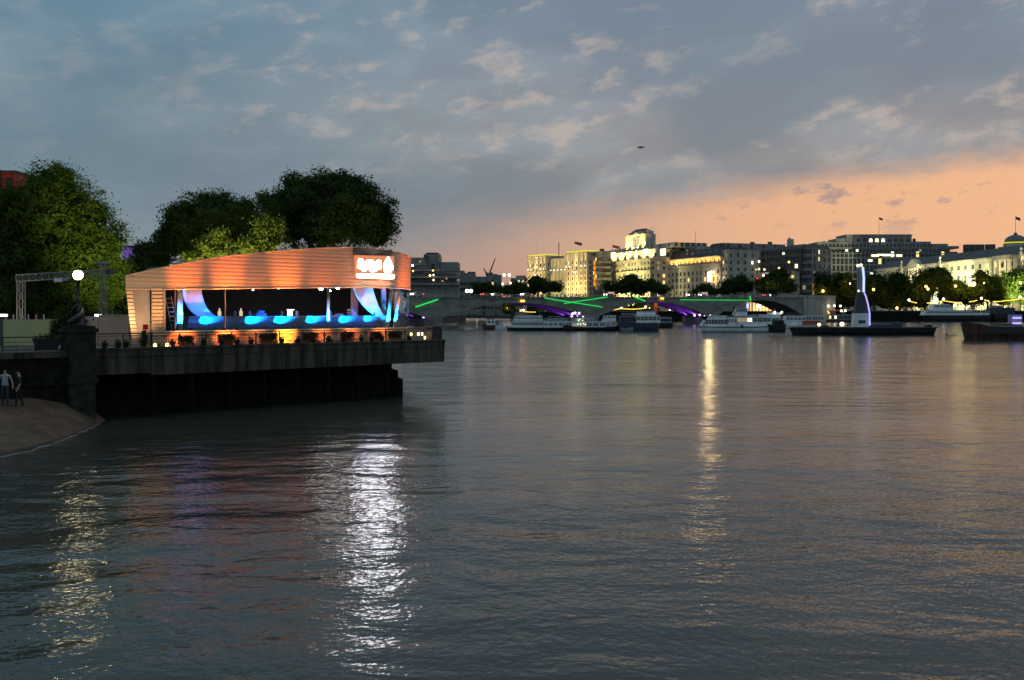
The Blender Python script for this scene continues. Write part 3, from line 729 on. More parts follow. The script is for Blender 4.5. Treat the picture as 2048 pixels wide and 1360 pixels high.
for px, lab, m_ in ((710,'small white figurine on the counter beside the flowers',M['gloss']),(748,'low leafy posy on the counter in front of the white fin',M['shrub'])):
    jar('counter_ornament', lab, 'ornament', px, dC+.2, [(.05,0),(.11,.04),(.05,.12),(.07,.18),(.03,.26),(.01,.27)], m_)
# leaning ladder inside the left window
t = JT('ladder', 'aluminium ladder leaning inside the left window of the pavilion', 'ladder', sJ(345,D0+1.0), D0+1.0, SILL-.1)
tx = sJ(334,D0+1.0)-sJ(345,D0+1.0); hz = 2.1
for o in (0, .36): MB().tube([(o,0,0),(tx+o,.25,hz)], .022, 6).build('rail', M['steel'], t)
for i in range(8):
    q = (i+.7)/8.3; MB().tube([(tx*q,.25*q,hz*q),(tx*q+.36,.25*q,hz*q)], .016, 6).build('rung', M['steel'], t)
# ------------------------------------------------------------------ foliage helpers
def quads_mesh(name, C, size, rng, m, flat=0.0, N0=None):
    """many small leaf faces; C is an (N,3) array of centres"""
    N = len(C); a = rng.normal(size=(N,3)); a = a if N0 is None else a*.55+N0; a[:,2] += flat; a /= np.linalg.norm(a, axis=1)[:,None]
    b = rng.normal(size=(N,3)); b -= (b*a).sum(1)[:,None]*a; b /= np.linalg.norm(b, axis=1)[:,None]
    c = np.cross(a, b); sz = (size if np.ndim(size) else np.full(N, size))*rng.uniform(.6, 1.3, N)
    u_, v_ = b*sz[:,None], c*(sz*rng.uniform(.45,.8,N))[:,None]
    V = np.stack([C-u_, C-v_*.9+a*sz[:,None]*.12, C+u_, C+v_*.9+a*sz[:,None]*.12], 1).reshape(-1,3)
    me = bpy.data.meshes.new(name); me.vertices.add(4*N); me.vertices.foreach_set('co', V.astype(np.float32).ravel())
    me.loops.add(4*N); me.loops.foreach_set('vertex_index', np.arange(4*N, dtype=np.int32))
    me.polygons.add(N); me.polygons.foreach_set('loop_start', np.arange(0, 4*N, 4, dtype=np.int32))
    me.polygons.foreach_set('loop_total', np.full(N, 4, dtype=np.int32))
    me.materials.append(m); me.update(calc_edges=True); return me
def crown_pts(lobes, ncl, per, csize, rng, inner=0.18):
    lob = np.array(lobes, float); wgt = (lob[:,3]*lob[:,4]+lob[:,4]*lob[:,5]+lob[:,3]*lob[:,5]); wgt /= wgt.sum()
    k = rng.choice(len(lob), ncl, p=wgt); d = rng.normal(size=(ncl,3)); d /= np.linalg.norm(d, axis=1)[:,None]
    r = np.where(rng.uniform(size=ncl) < inner, rng.uniform(.25,.8,ncl), rng.uniform(.84,1.07,ncl))
    cc = lob[k,:3]+d*lob[k,3:6]*r[:,None]
    P = cc[:,None,:]+rng.normal(size=(ncl,per,3))*csize*rng.uniform(.55,1.25,ncl)[:,None,None]*np.array([1,1,.75])
    dn = np.repeat(d+np.array([0,0,.35]), per, axis=0)
    return P.reshape(-1,3), dn
def tree(label, px, Y, lobes_px, leaf, ncl, per, csize, lsize, seed, m='leaf', base=DK, group=None, name='plane_tree', trunk=True, core=True, dY=None):
    """lobes in photo pixels (cx, cy, rx, ry) at depth Y; the crown is as deep as it is wide"""
    rng = np.random.default_rng(seed); x0 = X(px, Y)
    t = thing(name, label, 'tree', (x0, Y, base), 0, group); r = random.Random(seed)
    lobes = []
    for L in lobes_px:
        cx, cy, rx, ry = L[:4]; dy_ = L[4] if len(L) > 4 else 0
        lobes.append((X(cx,Y)-x0, dy_, Z(cy,Y)-base, rx/F*Y, (rx*.85)/F*Y, ry/F*Y))
    extra = []
    for (a,b,c,rx,ry,rz) in lobes:          # boughs that stand out of the main masses
        for q in range(7):
            d = rng.normal(size=3); d[2] = abs(d[2])*.8-.1; d /= np.linalg.norm(d); s_ = rng.uniform(.16,.34); o_ = rng.uniform(.86,1.02)
            extra.append((a+d[0]*rx*o_, b+d[1]*ry*o_, c+d[2]*rz*o_, min(rx,rz)*s_*1.25, min(rx,rz)*s_*1.25, min(rx,rz)*s_))
    Pa, Na = crown_pts(lobes, int(ncl*.6), per, csize, rng); Pb, Nb = crown_pts(extra, int(ncl*.55), per, csize*.75, rng, .1)
    P, Nn = np.concatenate([Pa, Pb]), np.concatenate([Na, Nb]); ok = P[:,2] > 0.25
    place('crown', quads_mesh('crown', P[ok], lsize, rng, M[m], 0.0, Nn[ok]), t)
    if core:
        rows = []
        for (a,b,c,rx,ry,rz) in lobes:
            n = max(30, int(rx*rz*44/(lsize*1.7)**1.3)); d = rng.normal(size=(n,3)); d /= np.linalg.norm(d, axis=1)[:,None]
            rows.append(np.array([a,b,c])+d*np.array([rx,ry,rz])*(rng.uniform(.1,1,n)**.5*.78)[:,None])
        Q = np.concatenate(rows); Q = Q[Q[:,2] > .6]
        place('inner_foliage', quads_mesh('inner_foliage', Q, lsize*1.8, rng, M[m]), t)
    if trunk:
        top = max(l[2] for l in lobes); tr = max(.10, top*.028)
        mb = MB(); mb.tube([(0,0,-.1),(.1*tr,0,top*.18),(r.uniform(-.3,.3)*tr*4,0,top*.42),(r.uniform(-.3,.3)*tr*6,0,top*.75)], [tr*1.25,tr,tr*.8,tr*.35], 9)
        for i in range(min(9, 3+len(lobes))):
            l = lobes[i % len(lobes)]; z0 = top*r.uniform(.16,.42)
            e_ = (l[0]+r.uniform(-.4,.4)*l[3], l[1]+r.uniform(-.4,.4)*l[4], l[2]+r.uniform(-.2,.5)*l[5])
            mb.tube([(0,0,z0),(e_[0]*.4,e_[1]*.4,z0+(e_[2]-z0)*.55),e_], [tr*.55,tr*.35,tr*.12], 6)
        mb.build('trunk', M['bark'], t, True)
    return t

# ------------------------------------------------------------------ planters, pots and lanterns on the jetty
prng = np.random.default_rng(11)
def planter(px, wpx, hpx, label, tray=None, m='shrub'):
    d = .85; s = sJ(px, d); Yd = YJ(s, d); wv = wpx/F*Yd/ux*.78; hv = hpx*.74/F*Yd
    t = JT('planter', label, 'planter', s, d, DK, 'planters along the jetty railing')
    bw = wv*.42
    MB().add([(-bw*.85,-.15,0),(bw*.85,-.15,0),(bw*.85,.15,0),(-bw*.85,.15,0),(-bw,-.19,.24),(bw,-.19,.24),(bw,.19,.24),(-bw,.19,.24)],
             [(0,3,2,1),(4,5,6,7),(0,1,5,4),(1,2,6,5),(2,3,7,6),(3,0,4,7)]).build('trough', M['terra'], t)
    MB().box(-bw-.02, bw+.02, -.21, .21, .241, .27).build('trough_rim', M['terra'], t)
    n = 2400; P = np.stack([prng.uniform(-wv/2,wv/2,n), prng.uniform(-.24,.24,n), .25+prng.uniform(0,1,n)**.8*(hv-.25)], 1)
    P += prng.normal(size=P.shape)*.03
    place('shrub', quads_mesh('shrub', P, .034, prng, M[m]), t)
    if tray: MB().box(tray[0], tray[1], -.2, .18, 0.0, .2).build('tray', M['terra'], t)
    return t
planter(371, 27, 30, 'clipped shrub in a terracotta trough, first planter from the left along the jetty')
planter(453, 30, 31, 'clipped shrub in a terracotta trough, second planter from the left along the jetty')
planter(537, 33, 31, 'clipped shrub in a terracotta trough, third planter from the left along the jetty', (.0,.5))
planter(620, 28, 30, 'clipped shrub before the brightest yellow wall light, fourth planter along the jetty', (.35,.62))
planter(695, 26, 29, 'clipped shrub below the glowing sign, fifth planter along the jetty', (-.62,-.4))
planter(752, 20, 27, 'narrow clipped shrub, sixth planter along the jetty')
planter(790, 25, 28, 'dark clipped shrub, last planter before the rounded end of the pavilion')
pots = [(345,'beside the first planter on its left'),(407,'between the first and second planters'),(443,'just left of the second planter'),(474,'just right of the second planter'),(502,'between the second and third planters'),(563,'right of the third planter'),(597,'left of the fourth planter, against the yellow light'),(626,'in front of the fourth planter'),(657,'between the fourth and fifth planters'),(687,'at the left foot of the fifth planter'),(723,'between the fifth and sixth planters'),(743,'at the left foot of the sixth planter'),(764,'between the sixth and last planters'),(818,'right of the last planter near the jetty end'),(209,'leftmost, in front of the beige hoarding'),(236,'at the right end of the beige hoarding'),(252,'at the foot of the leaning ribbed jamb')]
potm = MB().lathe([(.08,0),(.12,.02),(.16,.22),(.17,.23),(.17,.27),(.14,.27),(.02,.25)], 12).mesh('pot', M['black'], True)
for px, wh in pots:
    t = JT('plant_pot', 'small dark round pot on the jetty, '+wh, 'pot', sJ(px,.45), .45, DK+.10, 'small dark pots along the railing')
    place('pot', potm, t)
    P = prng.normal(size=(60,3))*np.array([.07,.07,.05])+np.array([0,0,.33]); place('plant', quads_mesh('plant', P, .04, prng, M['shrub']), t)['kind'] = 'stuff'
lan = [(310,'leftmost, near the slatted door jamb',0),(334,'right of the door, dimmer of two',1),(343,'right of the door, brighter of two',2),(822,'leftmost of four near the jetty end',0),(837,'second of four near the jetty end',3),(845,'third of four near the jetty end',3),(849,'lowest of four near the jetty end',4)]
lgl = emit('lantern_glow', (1.0,0.62,0.22), 6, False)
for px, wh, k in lan:
    d = 1.3 if px > 800 else .9
    s = sJ(px, d); zb = DK if k != 3 and px < 800 else (DK+.35 if k != 4 else DK+.1)
    t = JT('lantern', 'small glowing amber lantern on the jetty, '+wh, 'lantern', s, d, DK, 'amber lanterns on the jetty')
    MB().lathe([(.10,0),(.10,.03),(.02,.04),(.02,max(.05,zb-DK))], 10).build('stand', M['black'], t)
    MB().lathe([(.03,0),(.085,.06),(.085,.17),(.03,.22)], 10, (0,0,max(.05,zb-DK))).build('globe', lgl, t, True)
    MB().lathe([(.09,0),(.03,.05),(.01,.06)], 10, (0,0,max(.05,zb-DK)+.222)).build('cap', M['black'], t)
# dark cabinet and bench at the jetty end
t = JT('dark_cabinet', 'dark square cabinet at the far right end of the jetty', 'cabinet', sJ(868,.9), .9, DK)
MB().box(-.42,.42,-.3,.3,.05,.92).build('body', M['black'], t); MB().box(-.46,.46,-.34,.34,.922,.98).build('top', M['dgrey'], t)
t = JT('low_wall_panel', 'grey low panel behind the lanterns at the jetty end', 'panel', sJ(840,3.2), 3.2, DK)
MB().box(-.95,.95,-.04,.04,.05,.85).build('board', M['panel'], t); MB().box(-1.0,1.0,-.06,.06,.852,.90).build('rail', M['terra'], t)
# conical shrub with a red lantern on it by the door
t = JT('conical_shrub', 'dark conical potted shrub in front of the pavilion door', 'shrub', sJ(288,.8), .8, DK)
MB().lathe([(.14,0),(.2,.24),(.2,.27),(.02,.26)], 12).build('pot', M['black'], t)
P = np.stack([prng.normal(size=800)*.13, prng.normal(size=800)*.13, prng.uniform(.25,.95,800)], 1); P[:,:2] *= ((1.15-P[:,2])*1.3)[:,None]
place('foliage', quads_mesh('foliage', P, .05, prng, M['leafd']), t)
t = JT('red_box_lantern', 'small red box lantern above the conical shrub by the door', 'lantern', sJ(291,1.0), 1.0, DK)
MB().box(-.02,.02,-.02,.02,0,1.0).build('stem', M['black'], t); MB().box(-.11,.11,-.09,.09,1.0,1.28).build('box', emit('red_lantern', (.6,.02,.02), .25), t)

# ------------------------------------------------------------------ globe street lamp on the stone pier
ls = sJ(156, .2)
t = JT('street_lamp', 'ornate black riverside lamp with a glowing white globe on the stone pier', 'street lamp', ls, .2, PIER_TOP)
gz = zJ(550, ls, .2)-PIER_TOP
MB().lathe([(.42,0),(.42,.10),(.30,.16),(.26,.30),(.14,.42),(.12,.7),(.15,.74),(.10,.80),(.085,1.3),(.11,1.34),(.075,1.4),(.06,gz-.42),(.10,gz-.38),(.16,gz-.30),(.12,gz-.22)], 14).build('column', M['black'], t, True)
for k in (0, 1):   # two fish curled round the foot
    pts = []; rs = []
    for i in range(15):
        q = i/14; a = k*math.pi+q*4.2; r_ = .34-.2*q
        pts.append((r_*math.cos(a), r_*math.sin(a), .16+.95*q)); rs.append(.16*(1-q)**.7+.03)
    MB().tube(pts, rs, 8).build('fish', M['black'], t, True)
MB().box(-.32,.32,-.02,.02,gz-.40,gz-.36).build('ladder_bar', M['black'], t)
MB().ball((0,0,gz), .235, 16).build('globe', emit('globe_glow', (1.0,0.80,0.45), 34, True), t, True)
MB().lathe([(.10,.22),(.06,.30),(.02,.33),(.015,.50)], 10, (0,0,gz)).build('finial', M['black'], t)
light(t, 'POINT', (0,0,gz), 760, (1.0,0.80,0.45), size=.24)

# ------------------------------------------------------------------ lighting gantry of aluminium truss
Yg = 61.0
t = thing('truss_gantry', 'aluminium truss gantry spanning two lattice towers left of the pavilion', 'gantry', (X(42,Yg), Yg, DK))
def truss(name, a, b_, wd, parent, n):
    """box truss from a to b with four chords and zig-zag bracing"""
    a, b_ = Vector(a), Vector(b_); ax = (b_-a).normalized(); L = (b_-a).length
    s_ = ax.cross(Vector((0,1,0))).normalized() if abs(ax.y) < .9 else ax.cross(Vector((0,0,1))).normalized(); q = ax.cross(s_).normalized()
    cs_ = [s_*i*wd/2+q*j*wd/2 for i, j in ((-1,-1),(1,-1),(1,1),(-1,1))]
    body = MB()
    for c_ in cs_[:1]: body.tube([a+c_, b_+c_], .028, 6)
    o = body.build(name, M['steel'], parent)
    for c_ in cs_[1:]: MB().tube([a+c_, b_+c_], .028, 6).build('chord', M['steel'], o)
    br = MB()
    for f in range(4):
        c0, c1 = cs_[f], cs_[(f+1)%4]
        for i in range(n):
            p_, q_ = a+ax*(L*i/n), a+ax*(L*(i+1)/n)
            br.tube([p_+(c0 if i%2 else c1), q_+(c1 if i%2 else c0)], .016, 5); br.tube([p_+c0, p_+c1], .014, 5)
    br.build('bracing', M['steel'], o); return o
xr = X(207,Yg+2)-X(42,Yg); yr = 2.0
zl, zr = Z(560,Yg)-DK, Z(545,Yg+2)-DK
truss('tower', (0,0,0), (0,0,zl), .34, t, 8); truss('tower', (xr,yr,0), (xr,yr,zr+.55), .36, t, 11)
truss('beam', (-.3,0,zl+.1), (xr+.5,yr,zr-.0), .40, t, 15)
MB().box(X(108,Yg)-X(42,Yg), X(124,Yg)-X(42,Yg), -.02, .12, zl-.12, zl+.12).build('sign_plate', M['white'], t)
MB().box(X(126,Yg)-X(42,Yg), X(136,Yg)-X(42,Yg), -.02, .12, zl-.05, zl+.12).build('sign_plate', M['steel'], t)
MB().box(xr-.25, xr+.35, yr-.3, yr+.1, zr+.56, zr+.72).build('top_lamp', M['steel'], t)
MB().box(xr+.2, xr+.55, yr-.3, yr+.2, zr-.12, zr+.22).build('lamp_box', M['dgrey'], t)
# ------------------------------------------------------------------ hoardings either side of the lamp
Yh = 57.5
t = thing('green_hoarding', 'pale green lit hoarding wall at far left behind the railing', 'hoarding', (X(6,Yh), Yh, DK), math.radians(6))
Lh = X(93,Yh)-X(6,Yh); hh = Z(639,Yh)-DK
MB().box(0, Lh*.62, 0, .10, 0, hh).build('board', M['green'], t); MB().box(Lh*.62+.01, Lh, -.004, .10, 0, hh).build('board', M['green'], t)
MB().box(Lh-.02, Lh+.05, -.03, 1.6, 0, hh+.01).build('end_board', M['green'], t)
for i in range(6): MB().box(.12+i*.42, .16+i*.42, .03, .07, hh+.002, hh+.3).build('stub_post', M['white'], t)
MB().box(-.9, -.02, -.02, .08, 0, hh).build('dark_board', M['dgrey'], t)
t = thing('beige_hoarding', 'beige hoarding wall between the lamp pier and the pavilion', 'hoarding', (X(170,Yh+1), Yh+1, DK), math.radians(10))
Lh = X(254,Yh+1)-X(170,Yh+1); hh = Z(631,Yh+1)-DK
for i, (a, b_) in enumerate(((0,.30),(.305,.86),(.865,1.0))): MB().box(Lh*a, Lh*b_, .0+.03*(i==1), .12, 0, hh-(.06 if i==0 else 0)).build('board', M['beige'], t)
MB().box(Lh*.3, Lh*1.0, -.03, .15, hh+.001, hh+.05).build('capping', M['beige'], t)
# floodlights behind the hoardings, pointed at the trees
def stand_lamp(label, px, py, Yl, tgt, p, c_, ang=75):
    x, z_ = X(px,Yl), Z(py,Yl)
    t = thing('site_floodlight', label, 'floodlight', (x, Yl, DK), 0, 'site floodlights behind the hoardings')
    MB().tube([(0,0,0),(0,0,z_-DK-.08)], .03, 6).build('stand', M['black'], t)
    h_ = MB(); h_.box(-.26,.26,-.08,.08,-.08,.08); h_.build('housing', M['dgrey'], t, loc=(0,0,z_-DK))
    MB().box(-.24,.24,-.10,-.082,-.06,.06).build('lens', E['bulb'], t, loc=(0,0,z_-DK))
    light(t, 'SPOT', (0,.1,z_-DK+.15), p, c_, (tgt[0]-x, tgt[1]-Yl, tgt[2]-DK), ang, .6, .2); return t
stand_lamp('white floodlight above the left end of the green hoarding', 8, 630.5, 58, (X(60,70),72,9), 45, (1,.80,.42))
stand_lamp('white floodlight peeping over the beige hoarding', 198, 630.5, 65, (X(236,70),71.0,9.0), 2300, (.95,.88,.26), 74)
t = thing('dark_planter_box', 'dark tapered planter box on the railing left of the lamp pier', 'planter', J(sJ(94,.1),.1,DK), JA)
MB().add([(-.45,-.2,.08),(.42,-.2,.08),(.42,.2,.08),(-.45,.2,.08),(-.62,-.28,.66),(.55,-.28,.66),(.55,.28,.66),(-.62,.28,.66)], [(0,3,2,1),(4,5,6,7),(0,1,5,4),(1,2,6,5),(2,3,7,6),(3,0,4,7)]).build('box', M['black'], t)
P = prng.normal(size=(240,3))*np.array([.3,.12,.07])+np.array([0,0,.72]); place('plants', quads_mesh('plants', P, .05, prng, M['leafd']), t)
t = thing('dark_shrubs', 'dark bushes filling the gap behind the street lamp', 'bush', (X(135,58.5), 58.5, DK))
P = np.concatenate([prng.normal(size=(1500,3))*np.array([.42,.3,.42])+np.array([-.4,0,.75]), prng.normal(size=(1300,3))*np.array([.36,.3,.55])+np.array([.45,0,1.0])]); P = P[P[:,2] > 0]
place('foliage', quads_mesh('foliage', P, .09, prng, M['leafd']), t)
t = thing('lit_bush', 'small yellow-green lit bush in the gap right of the green hoarding', 'bush', (X(116,56), 55.6, DK))
P = prng.normal(size=(300,3))*np.array([.22,.12,.17])+np.array([0,0,.32]); P = P[P[:,2] > 0]; place('foliage', quads_mesh('foliage', P, .05, prng, M['leafy']), t)

# ------------------------------------------------------------------ trees on the near bank
tree('large lit plane tree at far left behind the truss gantry', 80, 76,
     [(60,470,115,125),(130,440,80,95),(5,446,84,76),(175,520,78,95),(205,570,50,75),(95,375,55,45),(40,570,80,70),(150,600,70,60),(185,430,38,42),(215,500,30,40),(235,545,20,40),(125,355,26,24)], 'leaf', 800, 62, .38, .098, 21, 'leaf')
tree('broad dark tree behind the middle of the pavilion roof', 425, 112,
     [(425,455,88,62),(390,470,60,60),(470,430,38,32),(430,410,42,26),(350,480,34,40),(500,450,30,40),(495,415,18,18)], 'leafd', 560, 56, .50, .14, 22, 'leafd')
tree('tallest rounded dark tree behind the right part of the pavilion roof', 655, 100,
     [(650,430,105,78),(640,385,72,42),(715,420,62,62),(575,440,55,60),(755,460,36,42),(545,410,26,26),(770,440,18,34),(690,365,30,22),(600,385,40,32)], 'leafd', 820, 60, .46, .125, 23, 'leafd')
tree('small dark tree between the left tree and the pavilion roof', 295, 118, [(295,530,34,42),(320,525,22,36),(268,545,18,32)], 'leafd', 170, 30, .5, .2, 24, 'leafd')
tree('low yellow-green lit tree above the left part of the pavilion roof', 415, 84, [(415,505,30,24),(432,485,22,24),(395,520,26,18),(450,510,18,22),(442,468,8,8)], 'leafy', 150, 34, .30, .13, 25, 'leafy')
tree('yellow-green lit tree above the middle of the pavilion roof', 510, 86, [(510,500,34,22),(530,480,24,28),(548,455,16,20),(490,498,18,16),(525,450,14,16)], 'leafy', 150, 34, .30, .13, 26, 'leafy')
stand_lamp('site floodlight hidden behind the pavilion lighting the low trees', 455, 600, 80, (X(470,86),86.5,11), 1700, (1,.80,.30), 110)
# dark undergrowth behind the hoardings
tree('dark low trees below the big tree behind the gantry', 60, 92, [(30,600,60,40),(110,605,60,40),(200,590,40,50),(245,580,30,60),(275,600,40,40)], 'leafd', 200, 30, .6, .22, 27, 'leafd', trunk=True)

# ------------------------------------------------------------------ buildings glimpsed behind the trees
t = thing('red_lit_tower', 'red lit tower block peeping above the left tree', 'building', (X(-110,170), 170, DK))
wv = X(31,170)-X(-110,170); hv = Z(341,170)-DK
MB().box(0, wv, 0, 18, 0, hv-.4).build('wall', M['red'], t); MB().box(-.2, wv+.2, -.2, 18.2, hv-.398, hv).build('parapet', M['dgrey'], t)
for i in range(6): MB().box(.5+i*2.0, 1.7+i*2.0, -.06, .05, hv-3.6, hv-1.2).build('window', M['pane'], t)
light(t, 'SPOT', (wv*.8,-7,hv-9), 420, (1,.10,.05), (wv*.8,0,hv-1), 90, .6, .3)
t = thing('purple_lit_block', 'small purple lit block between the left tree and the dark trees', 'building', (X(246,185), 185, DK))
wv = X(274,185)-X(246,185); hv = Z(491,185)-DK
MB().box(0, wv, 0, 8, 0, hv-.3).build('wall', M['lilac'], t); MB().box(-.15, wv+.15, -.15, 8.15, hv-.298, hv).build('parapet', M['dgrey'], t)
light(t, 'SPOT', (wv*.5,-6,hv-6), 500, (.45,.05,.9), (wv*.5,0,hv-1), 90, .6, .3)

# ------------------------------------------------------------------ people on the foreshore
def person(label, px, dd, facing, shirt, trousers, hair, stride=.12, armout=.1, hgt=1.72):
    k = hgt/1.72; sp_ = sJ(px, dd); hit = foreshore_z(sp_, dd)
    t = thing('person', label, 'person', J(sp_, dd, hit-.02), facing)
    V = [(0,0,.95),(0,0,1.12),(0,0.01,1.30),(0,0.01,1.44),(0,0,1.52),(0,-.02,1.60),(0,-.02,1.68)]
    R = [(.155,.11),(.135,.10),(.16,.11),(.11,.08),(.052,.052),(.075,.09),(.07,.085)]
    Ed = [(i,i+1) for i in range(6)]
    def add(p, r, frm): V.append(p); R.append(r); Ed.append((frm, len(V)-1)); return len(V)-1
    for sd in (-1, 1):
        h_ = add((sd*.10,0,.88), (.095,.095), 0); kn = add((sd*.11,-sd*stride*.6-.02,.48), (.06,.062), h_)
        an = add((sd*.11,-sd*stride+.03,.09), (.042,.045), kn); add((sd*.13,-sd*stride-.10,.035), (.04,.03), an)
        sh = add((sd*.19,.01,1.40), (.062,.062), 3); el_ = add((sd*(.25+armout*.5),.03,1.13), (.043,.043), sh)
        wr = add((sd*(.25+armout),-.08,.90), (.028,.032), el_); pm = add((sd*(.25+armout),-.11,.83), (.022,.036), wr)
        for q in range(4): add((sd*(.245+armout)+(q-1.5)*.004,-.15+q*.022,.755+.012*abs(q-1.3)), (.009,.009), pm)
        add((sd*(.235+armout)-sd*.03,-.15,.82), (.010,.010), wr)
    me = bpy.data.meshes.new('body'); me.from_pydata([(a*k,b*k,c*k) for a,b,c in V], Ed, [])
    o = place('body', me, t)
    md = o.modifiers.new('Skin', 'SKIN')
    for i, (a, b) in enumerate(R): me.skin_vertices[0].data[i].radius = (a*k, b*k)
    for i in range(len(R)): me.skin_vertices[0].data[i].use_root = (i == 0)
    sb = o.modifiers.new('Sub', 'SUBSURF'); sb.levels = 2; sb.render_levels = 2
    bpy.context.view_layer.update()
    dg = bpy.context.evaluated_depsgraph_get(); nm = bpy.data.meshes.new_from_object(o.evaluated_get(dg))
    o.modifiers.clear(); nm.materials.clear()
    skin_ = mat('skin', (.45,.27,.19), .6, var=.05)
    for m_ in (skin_, shirt, trousers, hair): nm.materials.append(m_)
    for p in nm.polygons:
        c_ = p.center/k; ax = abs(c_.x); mi = 0
        if c_.z < .07: mi = 3
        elif c_.z < .97 and ax < .22: mi = 2
        elif .97 <= c_.z < 1.47 and (ax < .23 or c_.z > 1.12): mi = 1
        elif c_.z > 1.645 or (c_.z > 1.56 and c_.y > .03): mi = 3
        p.material_index = mi; p.use_smooth = True
    o.data = nm
    f_ = MB(); f_.ball((0,-.108*k,1.60*k), .014*k, 6); f_.build('nose', skin_, t)
    return t
hairm = mat('dark_hair', (.02,.016,.013), .7)
person('person in a white T-shirt and dark jeans standing on the sand at the left edge', 10, -1.2, math.radians(20), mat('white_tshirt', (.32,.33,.36), .8), mat('jeans', (.03,.04,.065), .9), hairm, .10)
person('person in dark clothes standing on the sand below the granite wall', 38, -1.2, math.radians(-60), mat('dark_jacket', (.03,.032,.035), .9), mat('black_trousers', (.02,.02,.022), .9), hairm, .16)
# ------------------------------------------------------------------ the road bridge
BR0 = (X(870,330), 330.0); BD = (56.3, 51.5); BS = math.hypot(*BD); BA = math.atan2(BD[1], BD[0]); bu = (BD[0]/BS, BD[1]/BS)
WB = 13.0
def sBr(px, off=0.0):
    """distance along the bridge face where a photo column meets it"""
    a = (px-CX)/F; ox, oy = BR0[0]-bu[1]*off, BR0[1]+bu[0]*off
    return (a*oy-ox)/(bu[0]-a*bu[1])
def YBr(s, off=0.0): return BR0[1]+bu[1]*s+bu[0]*off
def zBr(px, py, off=0.0):
    s = sBr(px, off); return Z(py, YBr(s, off))
br = thing('road_bridge', 'long pale concrete road bridge of shallow arches across the river', 'bridge', (BR0[0], BR0[1], 0), BA)
def ztop(s): return 11.15+2.1*(s/(3*BS))          # top of the edge beam rises gently
crown = {-1: 8.3, 0: 8.55, 1: 9.35, 2: 10.55}
PW = 3.2
for i in (-1, 0, 1, 2):
    a, b_ = i*BS, (i+1)*BS; n = 28; c = crown[i]; zs = 3.3
    pts = []
    for k in range(n+1):
        q = k/n; s = a+PW+(b_-a-2*PW)*q
        pts.append((s, zs+(c-zs)*(1-abs(2*q-1)**2.0)))
    mb = MB(); lo_, hi_ = 0, len(pts)
    vs = [(s,0,z_) for s, z_ in pts]+[(s,0,ztop(s)-1.3) for s, _ in pts]
    vs += [(s,WB,z_) for s, z_ in pts]+[(s,WB,ztop(s)-1.3) for s, _ in pts]; m_ = n+1
    fs = []
    for k in range(n):
        fs += [(k,k+1,m_+k+1,m_+k),(2*m_+k,3*m_+k,3*m_+k+1,2*m_+k+1),(k,2*m_+k,2*m_+k+1,k+1),(m_+k,m_+k+1,3*m_+k+1,3*m_+k)]
    mb.add(vs, fs); mb.build('span', M['bconc'], br)
    MB().add([(a,-.35,ztop(a)-1.298),(b_,-.35,ztop(b_)-1.298),(b_,-.35,ztop(b_)-.85),(a,-.35,ztop(a)-.85),(a,WB+.35,ztop(a)-1.298),(b_,WB+.35,ztop(b_)-1.298),(b_,WB+.35,ztop(b_)-.85),(a,WB+.35,ztop(a)-.85)],
             [(0,1,2,3),(5,4,7,6),(0,4,5,1),(3,2,6,7),(0,3,7,4),(1,5,6,2)]).build('deck_edge', M['bconc'], br)
    MB().add([(a,.2,ztop(a)-.846),(b_,.2,ztop(b_)-.846),(b_,WB-.2,ztop(b_)-.846),(a,WB-.2,ztop(a)-.846)],[(0,1,2,3)]).build('roadway', M['tarmac'], br)
    # parapet: rails on posts
    rl = MB()
    for dz_, hh_ in ((.0,.05),(-.28,.03),(-.55,.03)):
        rl.add([(a,-.2,ztop(a)+dz_-hh_),(b_,-.2,ztop(b_)+dz_-hh_),(b_,-.1,ztop(b_)+dz_-hh_),(a,-.1,ztop(a)+dz_-hh_),(a,-.2,ztop(a)+dz_+hh_),(b_,-.2,ztop(b_)+dz_+hh_),(b_,-.1,ztop(b_)+dz_+hh_),(a,-.1,ztop(a)+dz_+hh_)],[(0,3,2,1),(4,5,6,7),(0,1,5,4),(1,2,6,5),(2,3,7,6),(3,0,4,7)])
    rl.build('parapet_rail', M['stone2'], br)
    pm = MB()
    for k in range(31):
        s = a+BS*k/31; pm.box(s, s+.22, -.22, -.05, ztop(s)-.85, ztop(s)+.02)
    pm.build('parapet_posts', M['stone2'], br)['kind'] = 'stuff'
for i in (-1, 0, 1, 2):
    s = i*BS
    poly = [(s-PW,1.0),(s-PW*.6,-1.6),(s+PW*.6,-1.6),(s+PW,1.0),(s+PW,WB-1),(s+PW*.6,WB+1.6),(s-PW*.6,WB+1.6),(s-PW,WB-1)]
    p_ = MB().prism_z(poly, -2, 3.35).build('pier', M['dstone'], br)
    MB().box(s-PW, s+PW, 0.02, WB-.02, 3.352, ztop(s)-1.301).build('pier_wall', M['bconc'], br)
s = 3*BS
MB().box(s-PW, s+26, -.6, WB+.6, -2, ztop(s)-1.301).build('abutment', M['stone2'], br)
MB().box(s, s+26, -.9, WB+.6, ztop(s)-1.299, ztop(s)+.05).build('abutment_parapet', M['stone2'], br)
s = -BS
MB().box(s-90, s-PW, -.6, WB+.6, -2, ztop(s)-.85).build('abutment', M['stone2'], br)
